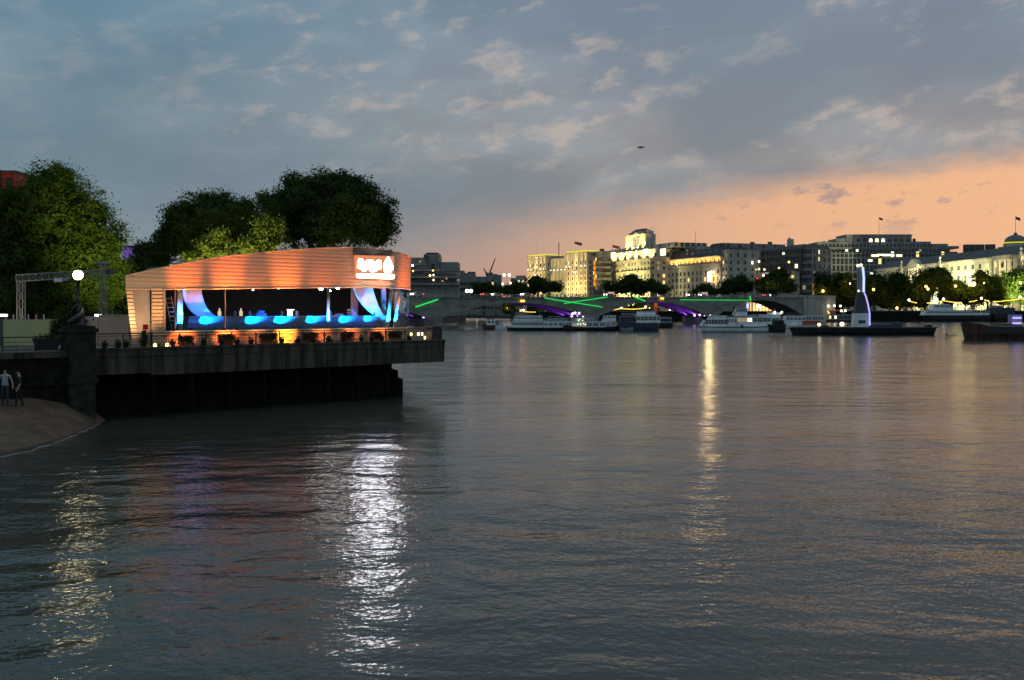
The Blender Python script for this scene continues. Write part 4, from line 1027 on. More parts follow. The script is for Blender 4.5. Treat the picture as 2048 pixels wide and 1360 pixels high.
# violet lamps at the piers washing the soffits
for i, pw in ((0, 1700), (1, 3000), (2, 3800)):
    s = i*BS-PW-.8
    for k in range(3 if i else 1):
        MB().ball((s-k*1.6, 1.0+k*1.5, 3.7+.25*(k==1)), .42, 8).build('violet_lamp', E['bulbv'], br)
    light(br, 'SPOT', (s-.6, 5, 3.4), pw, (.32,.06,1.0), (s-24, 6, crown[i-1]+.3), 52, .8, .3)
    light(br, 'SPOT', (s-.6, 10, 3.4), pw*.7, (.32,.06,1.0), (s-26, 9, crown[i-1]+.3), 52, .8, .3)
for px, py in ((1043,602),(1322,597)):
    s = sBr(px); 
    for o in (-.55, .55): MB().ball((s+o, -.6, zBr(px,py)), .40, 8).build('navigation_lamp', emit('nav_orange', (1,.35,.04), 5), br)
# green light tubes fixed to the face of the bridge
tubes = [((831,614),(876,599),.16,'short green light tube at the left end of the bridge'),((1089,596),(1204,614),.11,'long green light tube sloping down to the right across the bridge'),
         ((1128,607),(1215,594),.11,'long green light tube sloping up to the right across the bridge'),((1269,594),(1290,602),.16,'short green light tube right of the crossed pair'),
         ((1360,599.5),(1499,600.5),.08,'thin level green light tube on the right part of the bridge'),((1499,592.5),(1502,600.5),.22,'small upright green light tube at the right end of the level one')]
for (a, b_, r_, lab) in tubes:
    t = thing('light_tube', lab, 'light tube', (BR0[0], BR0[1], 0), BA, 'green light tubes on the bridge')
    pa, pb = (sBr(a[0],-.8), -.8, zBr(a[0],a[1],-.8)), (sBr(b_[0],-.8), -.8, zBr(b_[0],b_[1],-.8))
    MB().tube([pa, pb], r_*1.25, 8).build('tube', E['green'], t)
    for p in (pa, pb): MB().box(p[0]-.12, p[0]+.12, -.75, .0, p[2]-.12, p[2]+.12).build('bracket', M['black'], t)
# vehicles crossing
carc = [mat('car_silver', (.4,.4,.42), .3, .5), mat('car_dark', (.03,.03,.035), .3), mat('car_red', (.35,.02,.02), .35)]
hl_ = emit('headlight', (1,.95,.85), 9); tl_ = emit('tail_light', (1,.12,.06), 3.5); cl_ = emit('cab_glow', (1,.8,.6), .5)
def car(px, lab, k, van=False, left=True):
    s = sBr(px, 2.2); t = thing('car', lab, 'car', (BR0[0]+bu[0]*s-bu[1]*2.2, BR0[1]+bu[1]*s+bu[0]*2.2, ztop(s)-.84), BA, 'vehicles crossing the bridge')
    pr_ = [(0,.3),(0,.85),(.8,1.0),(1.5,1.5),(3.1,1.5),(3.8,1.0),(4.3,.9),(4.3,.3)] if not van else [(0,.3),(0,1.2),(.6,2.2),(5,2.3),(5.2,.3)]
    MB().prism_y(pr_, 0, 1.75).build('body', carc[k], t)
    MB().prism_y([(1.55,1.0),(1.8,1.42),(3.0,1.42),(3.4,1.0)] if not van else [(.7,1.3),(.9,2.0),(4.6,2.0),(4.6,1.3)], -.012, 1.762).build('side_window', M['paneg'] if not van else cl_, t)
    for x_ in (.9, 3.4):
        MB().tube([(x_,-.02,.32),(x_,1.77,.32)], .32, 10).build('wheel', M['black'], t)
    e_ = 0 if left else 4.3
    for y_ in (.25, 1.5):
        MB().ball((e_,y_-.3,.95), .26, 6).build('headlight', hl_, t); MB().ball((4.3-e_,y_-.3,.95), .22, 6).build('tail_light', tl_, t)
car(826, 'silver car with headlights at the left end of the bridge', 0)
car(966, 'red car with tail lights over the first full arch of the bridge', 2, left=False)
car(986, 'silver car with headlights just behind the red car on the bridge', 0)
car(1046, 'silver car with bright headlights above the orange navigation lamps', 0)
car(1213, 'dark van with a lit cabin above the crossed green tubes', 1, True)
car(1378, 'dark car with headlights left of the brightest van on the bridge', 1)
car(1402, 'silver van with bright headlights on the right part of the bridge', 0, True)
car(1530, 'dark car with tail lights near the right end of the bridge', 1, left=False)
# tall lamp posts with twin heads
def post(lab, px, py, Y, base, m='bulb', r_=.5, twin=0.0, group='lamp posts across the river', glow=0, gc=(1,.6,.2)):
    t = thing('lamp_post', lab, 'lamp post', (X(px,Y), Y, base), 0, group); h_ = Z(py,Y)-base
    MB().tube([(0,0,0),(0,0,h_-r_)], [.16,.08], 6).build('column', M['black'], t)
    if twin:
        MB().tube([(-twin,0,h_-r_),(twin,0,h_-r_)], .06, 6).build('arm', M['black'], t)
        for o in (-twin, twin): MB().ball((o,0,h_), r_, 8).build('lamp', E[m], t)
    else: MB().ball((0,0,h_), r_, 8).build('lamp', E[m], t)
    if glow: light(t, 'SPOT', (0,r_+.5,h_), glow*.65, gc, (0,12,h_-1.5), 150, .5, .5)
    return t
# ------------------------------------------------------------------ helpers for the far buildings
class BF:
    """a building's frame: x along its river front, y inland"""
    def __init__(s, px0, Y0, px1, Y1, base=4.8):
        s.o = (X(px0,Y0), Y0); s.e = (X(px1,Y1), Y1); s.L = math.hypot(s.e[0]-s.o[0], s.e[1]-s.o[1])
        s.a = math.atan2(s.e[1]-s.o[1], s.e[0]-s.o[0]); s.u = (math.cos(s.a), math.sin(s.a)); s.base = base
    def x(s, px, y=0.0):
        a = (px-CX)/F; ox, oy = s.o[0]-s.u[1]*y, s.o[1]+s.u[0]*y
        return (a*oy-ox)/(s.u[0]-a*s.u[1])
    def Y(s, x, y=0.0): return s.o[1]+s.u[1]*x+s.u[0]*y
    def z(s, px, py, y=0.0): return Z(py, s.Y(s.x(px, y), y))-s.base
    def root(s, name, label, cat='building', group=None): return thing(name, label, cat, (s.o[0], s.o[1], s.base), s.a, group)
WM = {}
def winmesh(wd, hh, pane, frame, arch=False):
    key = (round(wd,2), round(hh,2), pane.name, arch)
    if key in WM: return WM[key]
    mb = MB()
    if arch:
        r = wd/2; poly = [(-r,0),(r,0)]+[(r*math.cos(t_), hh-r+r*math.sin(t_)) for t_ in [math.pi*i/8 for i in range(9)]]
        mb.prism_y(poly, -.04, .04, 0)
    else: mb.box(-wd/2, wd/2, -.04, .04, 0, hh, 0)
    b = min(.10, wd*.06)
    mb.box(-b/2, b/2, -.09, -.041, 0, hh*.97, 1); mb.box(-wd/2, wd/2, -.085, -.042, hh*.5-b/2, hh*.5+b/2, 1)
    WM[key] = mb.mesh('window', [pane, frame]); return WM[key]
def holes_wall(mb, p0, ax, L, z0, z1, wins, dep, inward, mi=0):
    """vertical wall with real openings; wins = (x0,x1,z0,z1)"""
    xs = sorted(set([0, L]+[round(v,3) for q in wins for v in q[:2]])); zs = sorted(set([z0, z1]+[round(v,3) for q in wins for v in q[2:4]]))
    P = lambda x, z, d=0: (p0[0]+ax[0]*x+inward[0]*d, p0[1]+ax[1]*x+inward[1]*d, z)
    for i in range(len(xs)-1):
        for j in range(len(zs)-1):
            cx, cz_ = (xs[i]+xs[i+1])/2, (zs[j]+zs[j+1])/2
            if any(a <= cx <= b and c <= cz_ <= d for a,b,c,d in wins): continue
            mb.quad(P(xs[i],zs[j]), P(xs[i+1],zs[j]), P(xs[i+1],zs[j+1]), P(xs[i],zs[j+1]), mi)
    for a,b,c,d in wins:
        mb.quad(P(a,c),P(b,c),P(b,c,dep),P(a,c,dep),mi); mb.quad(P(a,d),P(a,d,dep),P(b,d,dep),P(b,d),mi)
        mb.quad(P(a,c),P(a,c,dep),P(a,d,dep),P(a,d),mi); mb.quad(P(b,c),P(b,d),P(b,d,dep),P(b,c,dep),mi)
def block(root, x0, x1, y0, y1, z0, z1, m, rows=None, nx=0, ny=0, ww=1.3, lit=.0, litm=('warm','pale','dim'), dep=.35, roof=None, cornice=.0, seed=1, skip=None, pane='pane', roofm=None, cm=None):
    """a storeyed block: openings in front and right-hand walls, a pane object in each opening.
    rows = list of (z, height) of window rows"""
    r = random.Random(seed); mb = MB(); rows = rows or []
    fw, sw = [], []
    for (zr, hr) in rows:
        for i in range(nx):
            c = x0+(x1-x0)*(i+.5)/nx
            if skip and skip(i, zr): continue
            fw.append((c-x0-ww/2, c-x0+ww/2, zr, zr+hr))
        for i in range(ny):
            c = (y1-y0)*(i+.5)/ny; sw.append((c-ww/2, c+ww/2, zr, zr+hr))
    holes_wall(mb, (x0,y0), (1,0), x1-x0, z0, z1, fw, dep, (0,1))
    holes_wall(mb, (x1,y0), (0,1), y1-y0, z0, z1, sw, dep, (-1,0))
    mb.quad((x0,y0,z0),(x0,y0,z1),(x0,y1,z1),(x0,y1,z0)); mb.quad((x0,y1,z0),(x0,y1,z1),(x1,y1,z1),(x1,y1,z0))
    mb.quad((x0,y0,z1),(x1,y0,z1),(x1,y1,z1),(x0,y1,z1))
    mb.build('wall', m, root)
    for (a,b,c,d) in fw:
        pm = E[r.choice(litm)] if r.random() < lit else M[pane]
        place('window', winmesh(b-a, d-c, pm, M['frame']), root, (x0+(a+b)/2, y0+dep, c))
    for (a,b,c,d) in sw:
        pm = E[r.choice(litm)] if r.random() < lit else M[pane]
        place('window', winmesh(b-a, d-c, pm, M['frame']), root, (x1-dep, y0+(a+b)/2, c), math.pi/2)
    if cornice: MB().box(x0-cornice, x1+cornice, y0-cornice, y1, z1+.002, z1+.8).build('cornice', cm or m, root)
    if not roof and z1 > 15 and (x1-x0) > 8 and (y1-y0) > 6:
        for q in range(r.randint(1,3)):
            xa_ = r.uniform(x0+1, x1-4); ya_ = y0+r.uniform(.35,.7)*(y1-y0); w_ = r.uniform(1.2,3.2)
            MB().box(xa_, xa_+w_, ya_, ya_+1.6, z1+.003, z1+(.8 if cornice else 0)+r.uniform(.8,2.0)).build('roof_plant', M['dgrey'], root)
    if roof == 'mansard':
        i_ = 3.0; zt = z1+.8+5.0
        mb = MB(); mb.add([(x0,y0,z1+.81),(x1,y0,z1+.81),(x1,y1,z1+.81),(x0,y1,z1+.81),(x0+i_*.6,y0+i_,zt),(x1-i_*.6,y0+i_,zt),(x1-i_*.6,y1-i_,zt),(x0+i_*.6,y1-i_,zt)],
            [(4,5,6,7),(0,1,5,4),(1,2,6,5),(2,3,7,6),(3,0,4,7)]); mb.build('roof', roofm or M['slate'], root)
    return fw
def storeys(z0, n, pitch, h_): return [(z0+i*pitch, h_) for i in range(n)]
def uplight(root, loc, tgt, p, c_, ang=40, r_=.28, m='bulb', bulb=True):
    if bulb:
        MB().lathe([(r_*.4,-r_*.8),(r_,-r_*.4),(r_,r_*.3),(r_*.85,r_*.5)], 8, loc).build('flood_lamp', E[m], root)
    return light(root, 'SPOT', (loc[0],loc[1],loc[2]+r_), p, c_, tgt, ang, .8, .15)
def flag(label, px, py0, py1, Y, fw=3.2, dirn=1, fm=None, base=None):
    """pole from row py1 up to py0 with a drooping flag"""
    zb = Z(py1,Y); t = thing('flagpole', label, 'flagpole', (X(px,Y), Y, zb)); h_ = Z(py0,Y)-zb
    MB().tube([(0,0,0),(0,0,h_)], [.16,.09], 6).build('pole', M['white'] if px < 1300 else M['dgrey'], t)
    if fw:
        mb = MB(); n = 6
        for i in range(n+1):
            q = i/n; mb.v += [(dirn*fw*q, .25*math.sin(q*5), h_-.2-1.1*q), (dirn*fw*q, .25*math.sin(q*5+.5), h_-1.9-1.5*q)]
        for i in range(n): mb.f.append((2*i,2*i+2,2*i+3,2*i+1)); mb.mi.append(0)
        o = mb.build('flag', fm or M['flag'], t); sm = o.modifiers.new('Solid', 'SOLIDIFY'); sm.thickness = .05
    return t
YW = (1.0,0.80,0.30); WW = (1.0,0.82,0.42); GY = (1.0,0.88,0.32)

# ------------------------------------------------------------------ 1. office block with two floodlit corner towers
b = BF(1052, 720, 1176, 664)
r = b.root('twin_tower_office', 'pale stone office block with two floodlit corner towers beyond the bridge')
zt1 = b.z(1075, 512); x1a, x1b, x2a, x2b = b.x(1056), b.x(1091), b.x(1132), b.x(1174)
st = storeys(4, 9, 3.55, 2.1)
block(r, 0, b.L, 4, 18, 0, b.z(1110,516), M['stone'], st, 18, 6, 1.15, .10, seed=3)
for (xa, xb, zt) in ((x1a, x1b, zt1), (x2a, x2b, b.z(1150,505))):
    block(r, xa, xb, 0.2, 16, 0, zt-1.0, M['stone'], st, 5, 3, 1.15, .05, seed=5)
    MB().box(xa-.6, xb+.6, -.4, 16.6, zt-.998, zt+.1).build('cornice', M['stone'], r)
    MB().box(xa+1, xb-1, -.1, 15, zt+.11, zt+1.0).build('attic', E['yel'], r)  # yellow light on the stone is put into a glowing material
    n = 5; wv = (xb-xa)
    for i in range(n+1):
        x_ = xa+wv*i/n; MB().box(x_-.45, x_+.45, -.25, .19, 0, zt-1.01).build('pilaster', M['stone'], r)
    for i, (q, p) in enumerate(((.06,1500),(.22,1100),(.44,3800),(.52,3800),(.76,1600),(.94,1400))):
        uplight(r, (xa+wv*q, -1.0, zt-9.5-(4 if .4 < q < .6 else 0)), (xa+wv*q, -.3, zt+.5), p*1.6, WW, 30, .30)
    for q in (.15,.5,.85): uplight(r, (xa+wv*q, -14, 1.5), (xa+wv*q, 0, zt-14), 15000, (1,.72,.24), 70, .4, bulb=False)
    for q in (.1,.5,.9): uplight(r, (xa+wv*q, -2.0, 8.5), (xa+wv*q, 0, zt-10), 2600, (1,.62,.32), 36, .3, 'bulbo', q != .5)
for q in (.1,.28,.45,.62,.80,.94):
    x_ = x1b+(x2a-x1b)*q
    MB().box(x_-.4, x_+.4, 3.6, 3.99, 0, b.z(1110,516)).build('pilaster', M['stone'], r)
    uplight(r, (x_, 2.7, zt1-10.5), (x_, 3.5, zt1), 2000, WW, 32, .28)
    uplight(r, (x_, 1.6, 6), (x_, 3.8, zt1-16), 3600, GY, 46, .3, 'bulb', False)
uplight(r, (x2a-1.4, 1.0, 2), (x2a-1.0, 2.5, 26), 16000, (.95,1,.55), 34, .5)
uplight(r, (x2a+3.0, -2.2, 2), (x2a+2.6, -.2, 20), 6000, WW, 34, .5)
MB().box(x2a+4, x2b+3, -3.2, -.4, 0, 3.4).build('podium', M['red'], r)
MB().box(x2a+4, x2b-3, -3.6, -3.21, 2.2, 2.8).build('podium_light', E['pale'], r)
xs_ = b.x(1176)
block(r, xs_, b.x(1206,6), 6, 13, 0, b.z(1190,503,6), M['dstone'], storeys(4,9,3.8,2.2), 4, 5, 1.4, .06, seed=7)
for i in range(5):
    z_ = b.z(1186, 572-10.5*i, 5.6); MB().box(b.x(1182.5,5.6), b.x(1190,5.6), 5.2, 5.98, z_, z_+3.0).build('stair_window', E['oran'], r)
    MB().box(b.x(1182.5,5.6)-.2, b.x(1190,5.6)+.2, 5.0, 5.98, z_+3.01, z_+3.5).build('stair_ledge', M['brick'], r)
MB().tube([(b.x(1092)+2, 10, b.z(1092,516)), (b.x(1092)+2, 10, b.z(1092,487,10))], .30, 6).build('roof_mast', M['dgrey'], r)
flag('white flagpole on the left corner tower of the office block', 1073, 490, 508, 716, 0)
flag('flag flying over the right corner tower of the office block', 1149, 482, 503, 676, 5.0)

# ------------------------------------------------------------------ 2. tall block with the clock tower
b = BF(1208, 690, 1300, 628)
r = b.root('clock_tower_block', 'massive floodlit stone block with a lit clock tower on top')
xr_ = b.L; zc = b.z(1250, 523)
st = [(z_, 2.0) for z_ in (6,10,14,18,22.2)]+[(26.8,2.2)]
block(r, 0, xr_, 0, 24, 0, zc, M['stone'], st+[(zc-3.2,1.8)], 15, 6, 1.7, .22, seed=11, cornice=.7)
MB().box(-.4, xr_+.4, -.4, 24, b.z(1250,545), b.z(1250,545)+.7).build('string_course', M['stone2'], r)
zs2 = b.z(1250, 507, 6)
block(r, b.x(1217,6), xr_-1, 6, 26, zc+.82, zs2, M['stone2'], [(zc+2.0,2.4)], 12, 4, 1.7, .12, seed=13, cornice=.4)
zs3 = b.z(1250, 497, 10)
block(r, b.x(1218,10), xr_+12, 10, 34, zs2+.82, zs3, M['stone2'], [(zs2+1.6, 2.4)], 8, 6, 2.0, .10, seed=14)
# wings to the right, behind the hotel
block(r, xr_-1, xr_+14, 24.1, 70, 0, b.z(1320,500,24), M['stone2'], storeys(8,8,4.2,2.0), 4, 9, 1.6, .12, seed=15)
block(r, xr_+8, xr_+20, 40, 110, b.z(1320,500,24)-6, b.z(1380,493,40), M['dstone'], [(b.z(1380,502,40),2.4)], 3, 8, 2.0, .2, seed=16)
# clock tower: stepped, with chamfered shoulders
yT = 9.0
xa, xb = b.x(1254,yT), b.x(1291,yT)
zT = b.z(1272, 470, yT); zsh = b.z(1272, 464, yT); ztp = b.z(1275, 458, yT)
dT = 7.5
MB().box(xa, xb, yT, yT+dT, zs2, zT).build('tower_shaft', M['stone'], r)
MB().box(xa-2.2, xb+2.2, yT-1.6, yT+dT+1.6, zs2-.5, b.z(1272,503,yT)).build('tower_base', M['stone'], r)
MB().box(xa-1, xb+1, yT-.8, yT+dT+.8, b.z(1272,503,yT)+.01, b.z(1272,494,yT)).build('tower_base', M['stone'], r)
mx, my = (xa+xb)/2, yT+dT/2
def oct_(hx, hy, c_): return [(mx-hx+c_,my-hy),(mx+hx-c_,my-hy),(mx+hx,my-hy+c_),(mx+hx,my+hy-c_),(mx+hx-c_,my+hy),(mx-hx+c_,my+hy),(mx-hx,my+hy-c_),(mx-hx,my-hy+c_)]
hx, hy = (xb-xa)/2, dT/2
MB().prism_z(oct_(hx*.96, hy*.96, 2.0), zT+.01, zsh).build('tower_shoulder', M['stone2'], r)
MB().prism_z(oct_(hx*.82, hy*.82, 3.0), zsh+.01, (zsh+ztp)/2).build('tower_shoulder', M['lead'], r)
MB().prism_z(oct_(hx*.60, hy*.60, 3.0), (zsh+ztp)/2+.01, ztp).build('tower_cap', M['lead'], r)
for q in (0, .24, .76, 1.0):
    x_ = xa+(xb-xa)*q; MB().box(x_-.7, x_+.7, yT-.55, yT-.01, zs2, zT-.5).build('tower_rib', M['stone'], r)
MB().box(xa+1.5, xb-1.5, yT-.9, yT-.01, zT-.7, zT+.3).build('tower_hood', M['stone'], r)
# clock face with hour marks and hands
cxm, czm, cr = mx, b.z(1275, 481, yT), (xb-xa)*.20
ck = MB(); ck.tube([(cxm,yT-.32,czm),(cxm,yT-.02,czm)], cr, 24); clock = ck.build('clock_face', emit('clock_glow', (1,.86,.42), .85), r)
for h_ in range(12):
    a_ = h_*math.pi/6; m2 = MB(); m2.box(-.28,.28,-.08,.08,cr*.70,cr*.95)
    o = m2.build('hour_mark', M['black'], clock, loc=(cxm,yT-.42,czm)); o.rotation_euler = (0,a_,0)
for a_, ln, wd in ((math.radians(-72),cr*.55,.5),(math.radians(165),cr*.82,.35)):
    m2 = MB(); m2.box(-wd/2,wd/2,-.06,.06,-cr*.12,ln); o = m2.build('clock_hand', M['black'], clock, loc=(cxm,yT-.6,czm)); o.rotation_euler = (0,a_,0)
for q, p in ((.08,9000),(.38,20000),(.62,20000),(.92,9000)): uplight(r, (xa+(xb-xa)*q, yT-5.5, zs2+.4), (xa+(xb-xa)*q, yT, zT-4), p*1.0, (1,.68,.18), 66, .4)
for q in (.06,.22,.38,.54,.70,.86): uplight(r, (b.L*q, 1.4, zc+1.2), (b.L*q, 7, zs3-2), 5200, (1,.76,.26), 110, .2, bulb=False)
for px in (1220, 1233, 1298, 1333):
    x_ = b.x(px,8); z_ = b.z(px, 517 if px < 1250 else 511, 8)
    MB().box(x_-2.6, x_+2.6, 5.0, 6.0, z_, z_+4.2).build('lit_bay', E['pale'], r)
for q in (.05,.25,.45,.65,.85): uplight(r, (b.L*q, -13, 1.5), (b.L*q, 0, 13), 26000, GY, 105, .5, bulb=False)
flag('flag on the left shoulder of the clock tower block', 1225, 489, 503, 668, 5.0)

# ------------------------------------------------------------------ 3. riverside hotel with the lit attic storey
b = BF(1334, 636, 1441, 580)
r = b.root('riverside_hotel', 'riverside hotel with amber lit attic arches and a slate mansard roof')
zc = b.z(1390, 518); zst = b.z(1390, 532)
block(r, 0, b.L, 0, 22, 0, zst, M['stone2'], storeys(3,6,3.9,2.4), 13, 4, 2.1, .10, seed=21)
MB().box(-.5, b.L+.5, -.9, 22, zst+.002, zst+.7).build('balcony_ledge', M['stone'], r)
fw = block(r, 0, b.L, 0.1, 22, zst+.702, zc, M['stone'], [(zst+1.0, (zc-zst)*.55)], 13, 4, 2.4, .10, seed=22, cornice=.9, roof='mansard', dep=.8)
for i in range(12):
    x_ = b.L*(i+1)/13; MB().box(x_-.6, x_+.6, -.35, .09, zst+.71, zc).build('pilaster', M['stone'], r)
for i in range(13):
    x_ = b.L*(i+.5)/13; z_ = zst+.72
    light(r, 'SPOT', (x_,-1.6,z_), 1300, (1,.52,.12), (x_,.2,zc+1), 110, .8, .1)
for i in range(6):
    x_ = b.L*(.36+.105*i); MB().box(x_-.9,x_+.9,1.2,3.2,zc+1.8,zc+4.2).build('dormer', M['stone2'], r)
    MB().box(x_-.5,x_+.5,1.1,1.19,zc+2.1,zc+3.8).build('dormer_pane', M['paneg'], r)
for x_ in (.05, .62, .80): MB().box(b.L*x_, b.L*x_+1.8, 8, 10, zc+5, zc+8.5).build('chimney', M['brick'], r)
for q, p in ((.10,3000),(.20,5200),(.29,5200),(.39,5200),(.52,4200),(.97,3000)):
    uplight(r, (b.L*q, -1.6, 1.5), (b.L*q, -.1, 14), p, WW, 32, .45)
x_ = b.x(1420,-3); z_ = b.z(1420,555,-3)
MB().tube([(x_,-3,0),(x_,-3,z_-1.3)], .15, 6).build('flood_mast', M['black'], r)
MB().box(x_-1.5,x_+1.5,-3.4,-2.8,z_-2.2,z_+1.5).build('bright_floodlight', emit('bright_flood', (1,.66,.24), 15, True), r)
MB().ball((x_-1.2,-3.1,z_+2.6), .7, 8).build('bright_floodlight', E['bulb'], r); MB().ball((x_+1.4,-3.1,z_+3.0), .8, 8).build('bright_floodlight', E['bulb'], r)
light(r, 'POINT', (x_,-3.6,z_), 9000, (1,.72,.35), size=1.2)
# tall narrow stone end bay
block(r, b.L+.5, b.L+6.5, 0.5, 20, 0, b.z(1441,500)+0, M['stone2'], storeys(4,8,4.0,2.0), 2, 4, 1.5, .05, seed=23)
flag('slim flagpole rising from the hotel roof', 1391, 462, 505, 612, 0)

# ------------------------------------------------------------------ 4. dark mixed block right of the hotel
b = BF(1449, 604, 1622, 566)
r = b.root('dark_gabled_block', 'dark stepped block with gables and a square chimney right of the hotel')
segs = [(1449,1464,505,M['dstone'],2),(1464,1489,499,M['brick'],3),(1489,1520,501,M['dstone'],4),(1520,1575,493,M['brick'],6),(1575,1603,489,M['brick'],4),(1603,1622,489,M['dstone'],3)]
for i, (pa, pb, py, m_, nx) in enumerate(segs):
    zt = b.z((pa+pb)/2, py+7); xa, xb = b.x(pa)+.05, b.x(pb)-.05
    block(r, xa, xb, (i%2)*1.2, 26, 0, zt, m_, storeys(5,8,4.1,2.3), nx, 4 if i == 5 else 0, 1.9, .07, seed=31+i)
    zr_ = b.z((pa+pb)/2, py); MB().add([(xa,(i%2)*1.2+.3,zt+.01),(xb,(i%2)*1.2+.3,zt+.01),(xb,26,zt+.01),(xa,26,zt+.01),(xa+.6,5,zr_),(xb-.6,5,zr_+.4),(xb-.6,21,zr_+.4),(xa+.6,21,zr_)],
       [(0,1,5,4),(1,2,6,5),(2,3,7,6),(3,0,4,7),(4,5,6,7)]).build('roof', M['slate'], r)
for pa, pb in ((1464,1471),(1483,1490),(1500,1519)):
    MB().box(b.x(pa), b.x(pb), -.5, 3.0, 0, b.z((pa+pb)/2, 501.5)).build('stack', M['stone2'], r)
MB().box(b.x(1574,8), b.x(1583,8), 8, 11, b.z(1578,492,8), b.z(1578,478,8)).build('chimney', M['stone2'], r)
MB().box(b.x(1577,9), b.x(1580,9), 9, 10, b.z(1578,478,8)+.01, b.z(1578,475,8)).build('chimney_pot', M['stone2'], r)
MB().box(b.x(1449,-6), b.x(1590,-6), -6, -.6, 0, b.z(1520,545,-6)).build('lower_terrace', M['stone2'], r)
for i, (px, py, m_) in enumerate(((1465,525,'warm'),(1511,539,'bulb'),(1518,538,'warm'),(1529,539,'bulb'),(1558,536,'bulbo'),(1527,551,'bulb'),(1532,550,'bulb'),(1514,558,'redl'),(1585,553,'warm'),(1578,524,'warm'),(1567,507,'pale'),(1518,523,'pale'),(1493,509,'pale'),(1498,510,'pale'))):
    MB().ball((b.x(px,-7), -7, b.z(px,py,-7)), .75 if 'bulb' not in m_ else .5, 7).build('lamp', E[m_], r)

# ------------------------------------------------------------------ 5. long stone office range with arched windows
b = BF(1630, 850, 1912, 850)
r = b.root('long_stone_office', 'long grey stone office range with arched top windows, three of them lit')
zb_ = b.z(1700, 508); st = [(b.z(1700, y_), 4.6) for y_ in (571,556,542,528,514)]
block(r, 0, b.x(1915), 0, 20, 0, zb_, M['stone3'], st, 34, 3, 2.4, .05, seed=41, cornice=.8, litm=('pale','warm'))
z2 = b.z(1700, 496, 8)
block(r, b.x(1634,8), b.x(1900,8), 8, 30, zb_+.81, z2, M['stone3'], [(b.z(1700,505,8),2.8)], 38, 3, 2.2, .10, seed=42, litm=('pale','dim'), cornice=.4)
z3 = b.z(1700, 484, 12)
block(r, b.x(1634,12), b.x(1862,12), 12, 40, z2+.81, z3, M['stone3'], [(b.z(1700,494,12),2.6)], 30, 3, 2.0, .04, seed=43)
z4 = b.z(1750, 471, 14)
xa, xb = b.x(1692,14), b.x(1822,14)
MB().box(xa, xb, 12.4, 40, z3+.01, z4).build('attic_block', M['stone3'], r)
MB().box(b.x(1673,14), xa-.02, 14, 38, z3+.01, b.z(1690,477,14)).build('attic_step', M['stone3'], r)
MB().box(xa-.5, xb+.5, 12, 40.4, z4+.01, z4+.9).build('cornice', M['stone2'], r)
for i in range(10):
    px = 1717+i*12.4; lit_ = px in (1717+2*12.4,1717+3*12.4,1717+4*12.4) or i in (2,3,4)
    place('arched_window', winmesh(2.9, 5.6, E['pale'] if lit_ else M['paneg'], M['frame'], True), r, (b.x(px,12), 12.35, b.z(px,489.5,12)))
for a_, b2, c_ in ((1824,1862,483),(1864,1896,487.5),(1898,1918,492)):
    MB().box(b.x(a_,16), b.x(b2,16), 16, 36, z2, b.z((a_+b2)/2,c_,16)).build('roof_block', M['dstone'], r)
for px, py, w_ in ((1751,511,4.5),(1762,509,4),(1774,510,4.5),(1784,510,3),(1799,511,3.5),(1741,521,2.6)): MB().box(b.x(px,-1)-w_/2*1.4, b.x(px,-1)+w_/2*1.4, -.5, -.05, b.z(px,py+2,-1), b.z(px,py-2,-1)).build('lit_opening', E['pale'], r)
flag('tall flagpole on the roof of the long stone office', 1758, 434, 470, 864, 3.2)

# ------------------------------------------------------------------ 6. palace with columned pavilions and a small dome
b = BF(1746, 800, 2112, 548)
r = b.root('neoclassical_palace', 'floodlit neoclassical palace with pediment, columned pavilions and a small dome')
zc = b.z(1950, 518)
x0p, x1p = b.x(1752), b.x(2105)
rows = [(zc-6.4, 2.8),(zc-15.0, 5.0),(zc-25, 5.0)]
cols = 26
block(r, x0p, x1p, 0, 22, 0, zc-1.2, M['stone'], rows, cols, 3, 3.4, .05, seed=51, litm=('warm',), dep=.12)
MB().box(x0p-.4, x1p+.4, -.9, 22.4, zc-1.19, zc).build('cornice', M['stone'], r)
MB().add([(x0p,0,zc+.01),(x1p,0,zc+.01),(x1p,22,zc+.01),(x0p,22,zc+.01),(x0p+3,9,zc+6.2),(x1p-3,9,zc+6.2)],[(0,1,5,4),(1,2,5),(2,3,4,5),(3,0,4)]).build('roof', M['slate'], r)
def columns(px0, px1, n, ped):
    xa, xb = b.x(px0,-2), b.x(px1,-2)
    MB().box(xa-1, xb+1, -2.6, -.02, zc-2.4, zc+.3).build('entablature', M['stone'], r)
    MB().box(xa-1, xb+1, -2.6, -.02, 0, zc-19).build('podium', M['stone'], r)
    for i in range(n):
        x_ = xa+(xb-xa)*i/(n-1); MB().lathe([(.85,0),(.85,.5),(.65,.6),(.55,15.8),(.9,16.3),(.9,16.59)], 10, (x_,-1.7,zc-18.99)).build('column', M['stone'], r, True)
    if ped: MB().prism_y([(xa-1.5,zc+.31),(xb+1.5,zc+.31),((xa+xb)/2,zc+4.6)], -2.7, 2).build('pediment', M['stone'], r)
    return xa, xb
columns(1817, 1834, 5, True); ca2 = columns(1988, 2020, 4, False)
for px in (1802, 1879, 2041):
    x_ = b.x(px,-1); MB().box(x_-1.2, x_+1.2, -1.3, -.02, 0, zc+1.5).build('pilaster', M['stone'], r)
    MB().lathe([(.7,0),(.5,.8),(.9,1.4),(.7,2.4),(.2,3.0)], 8, (x_,-.6,zc+1.51)).build('urn', M['stone'], r)
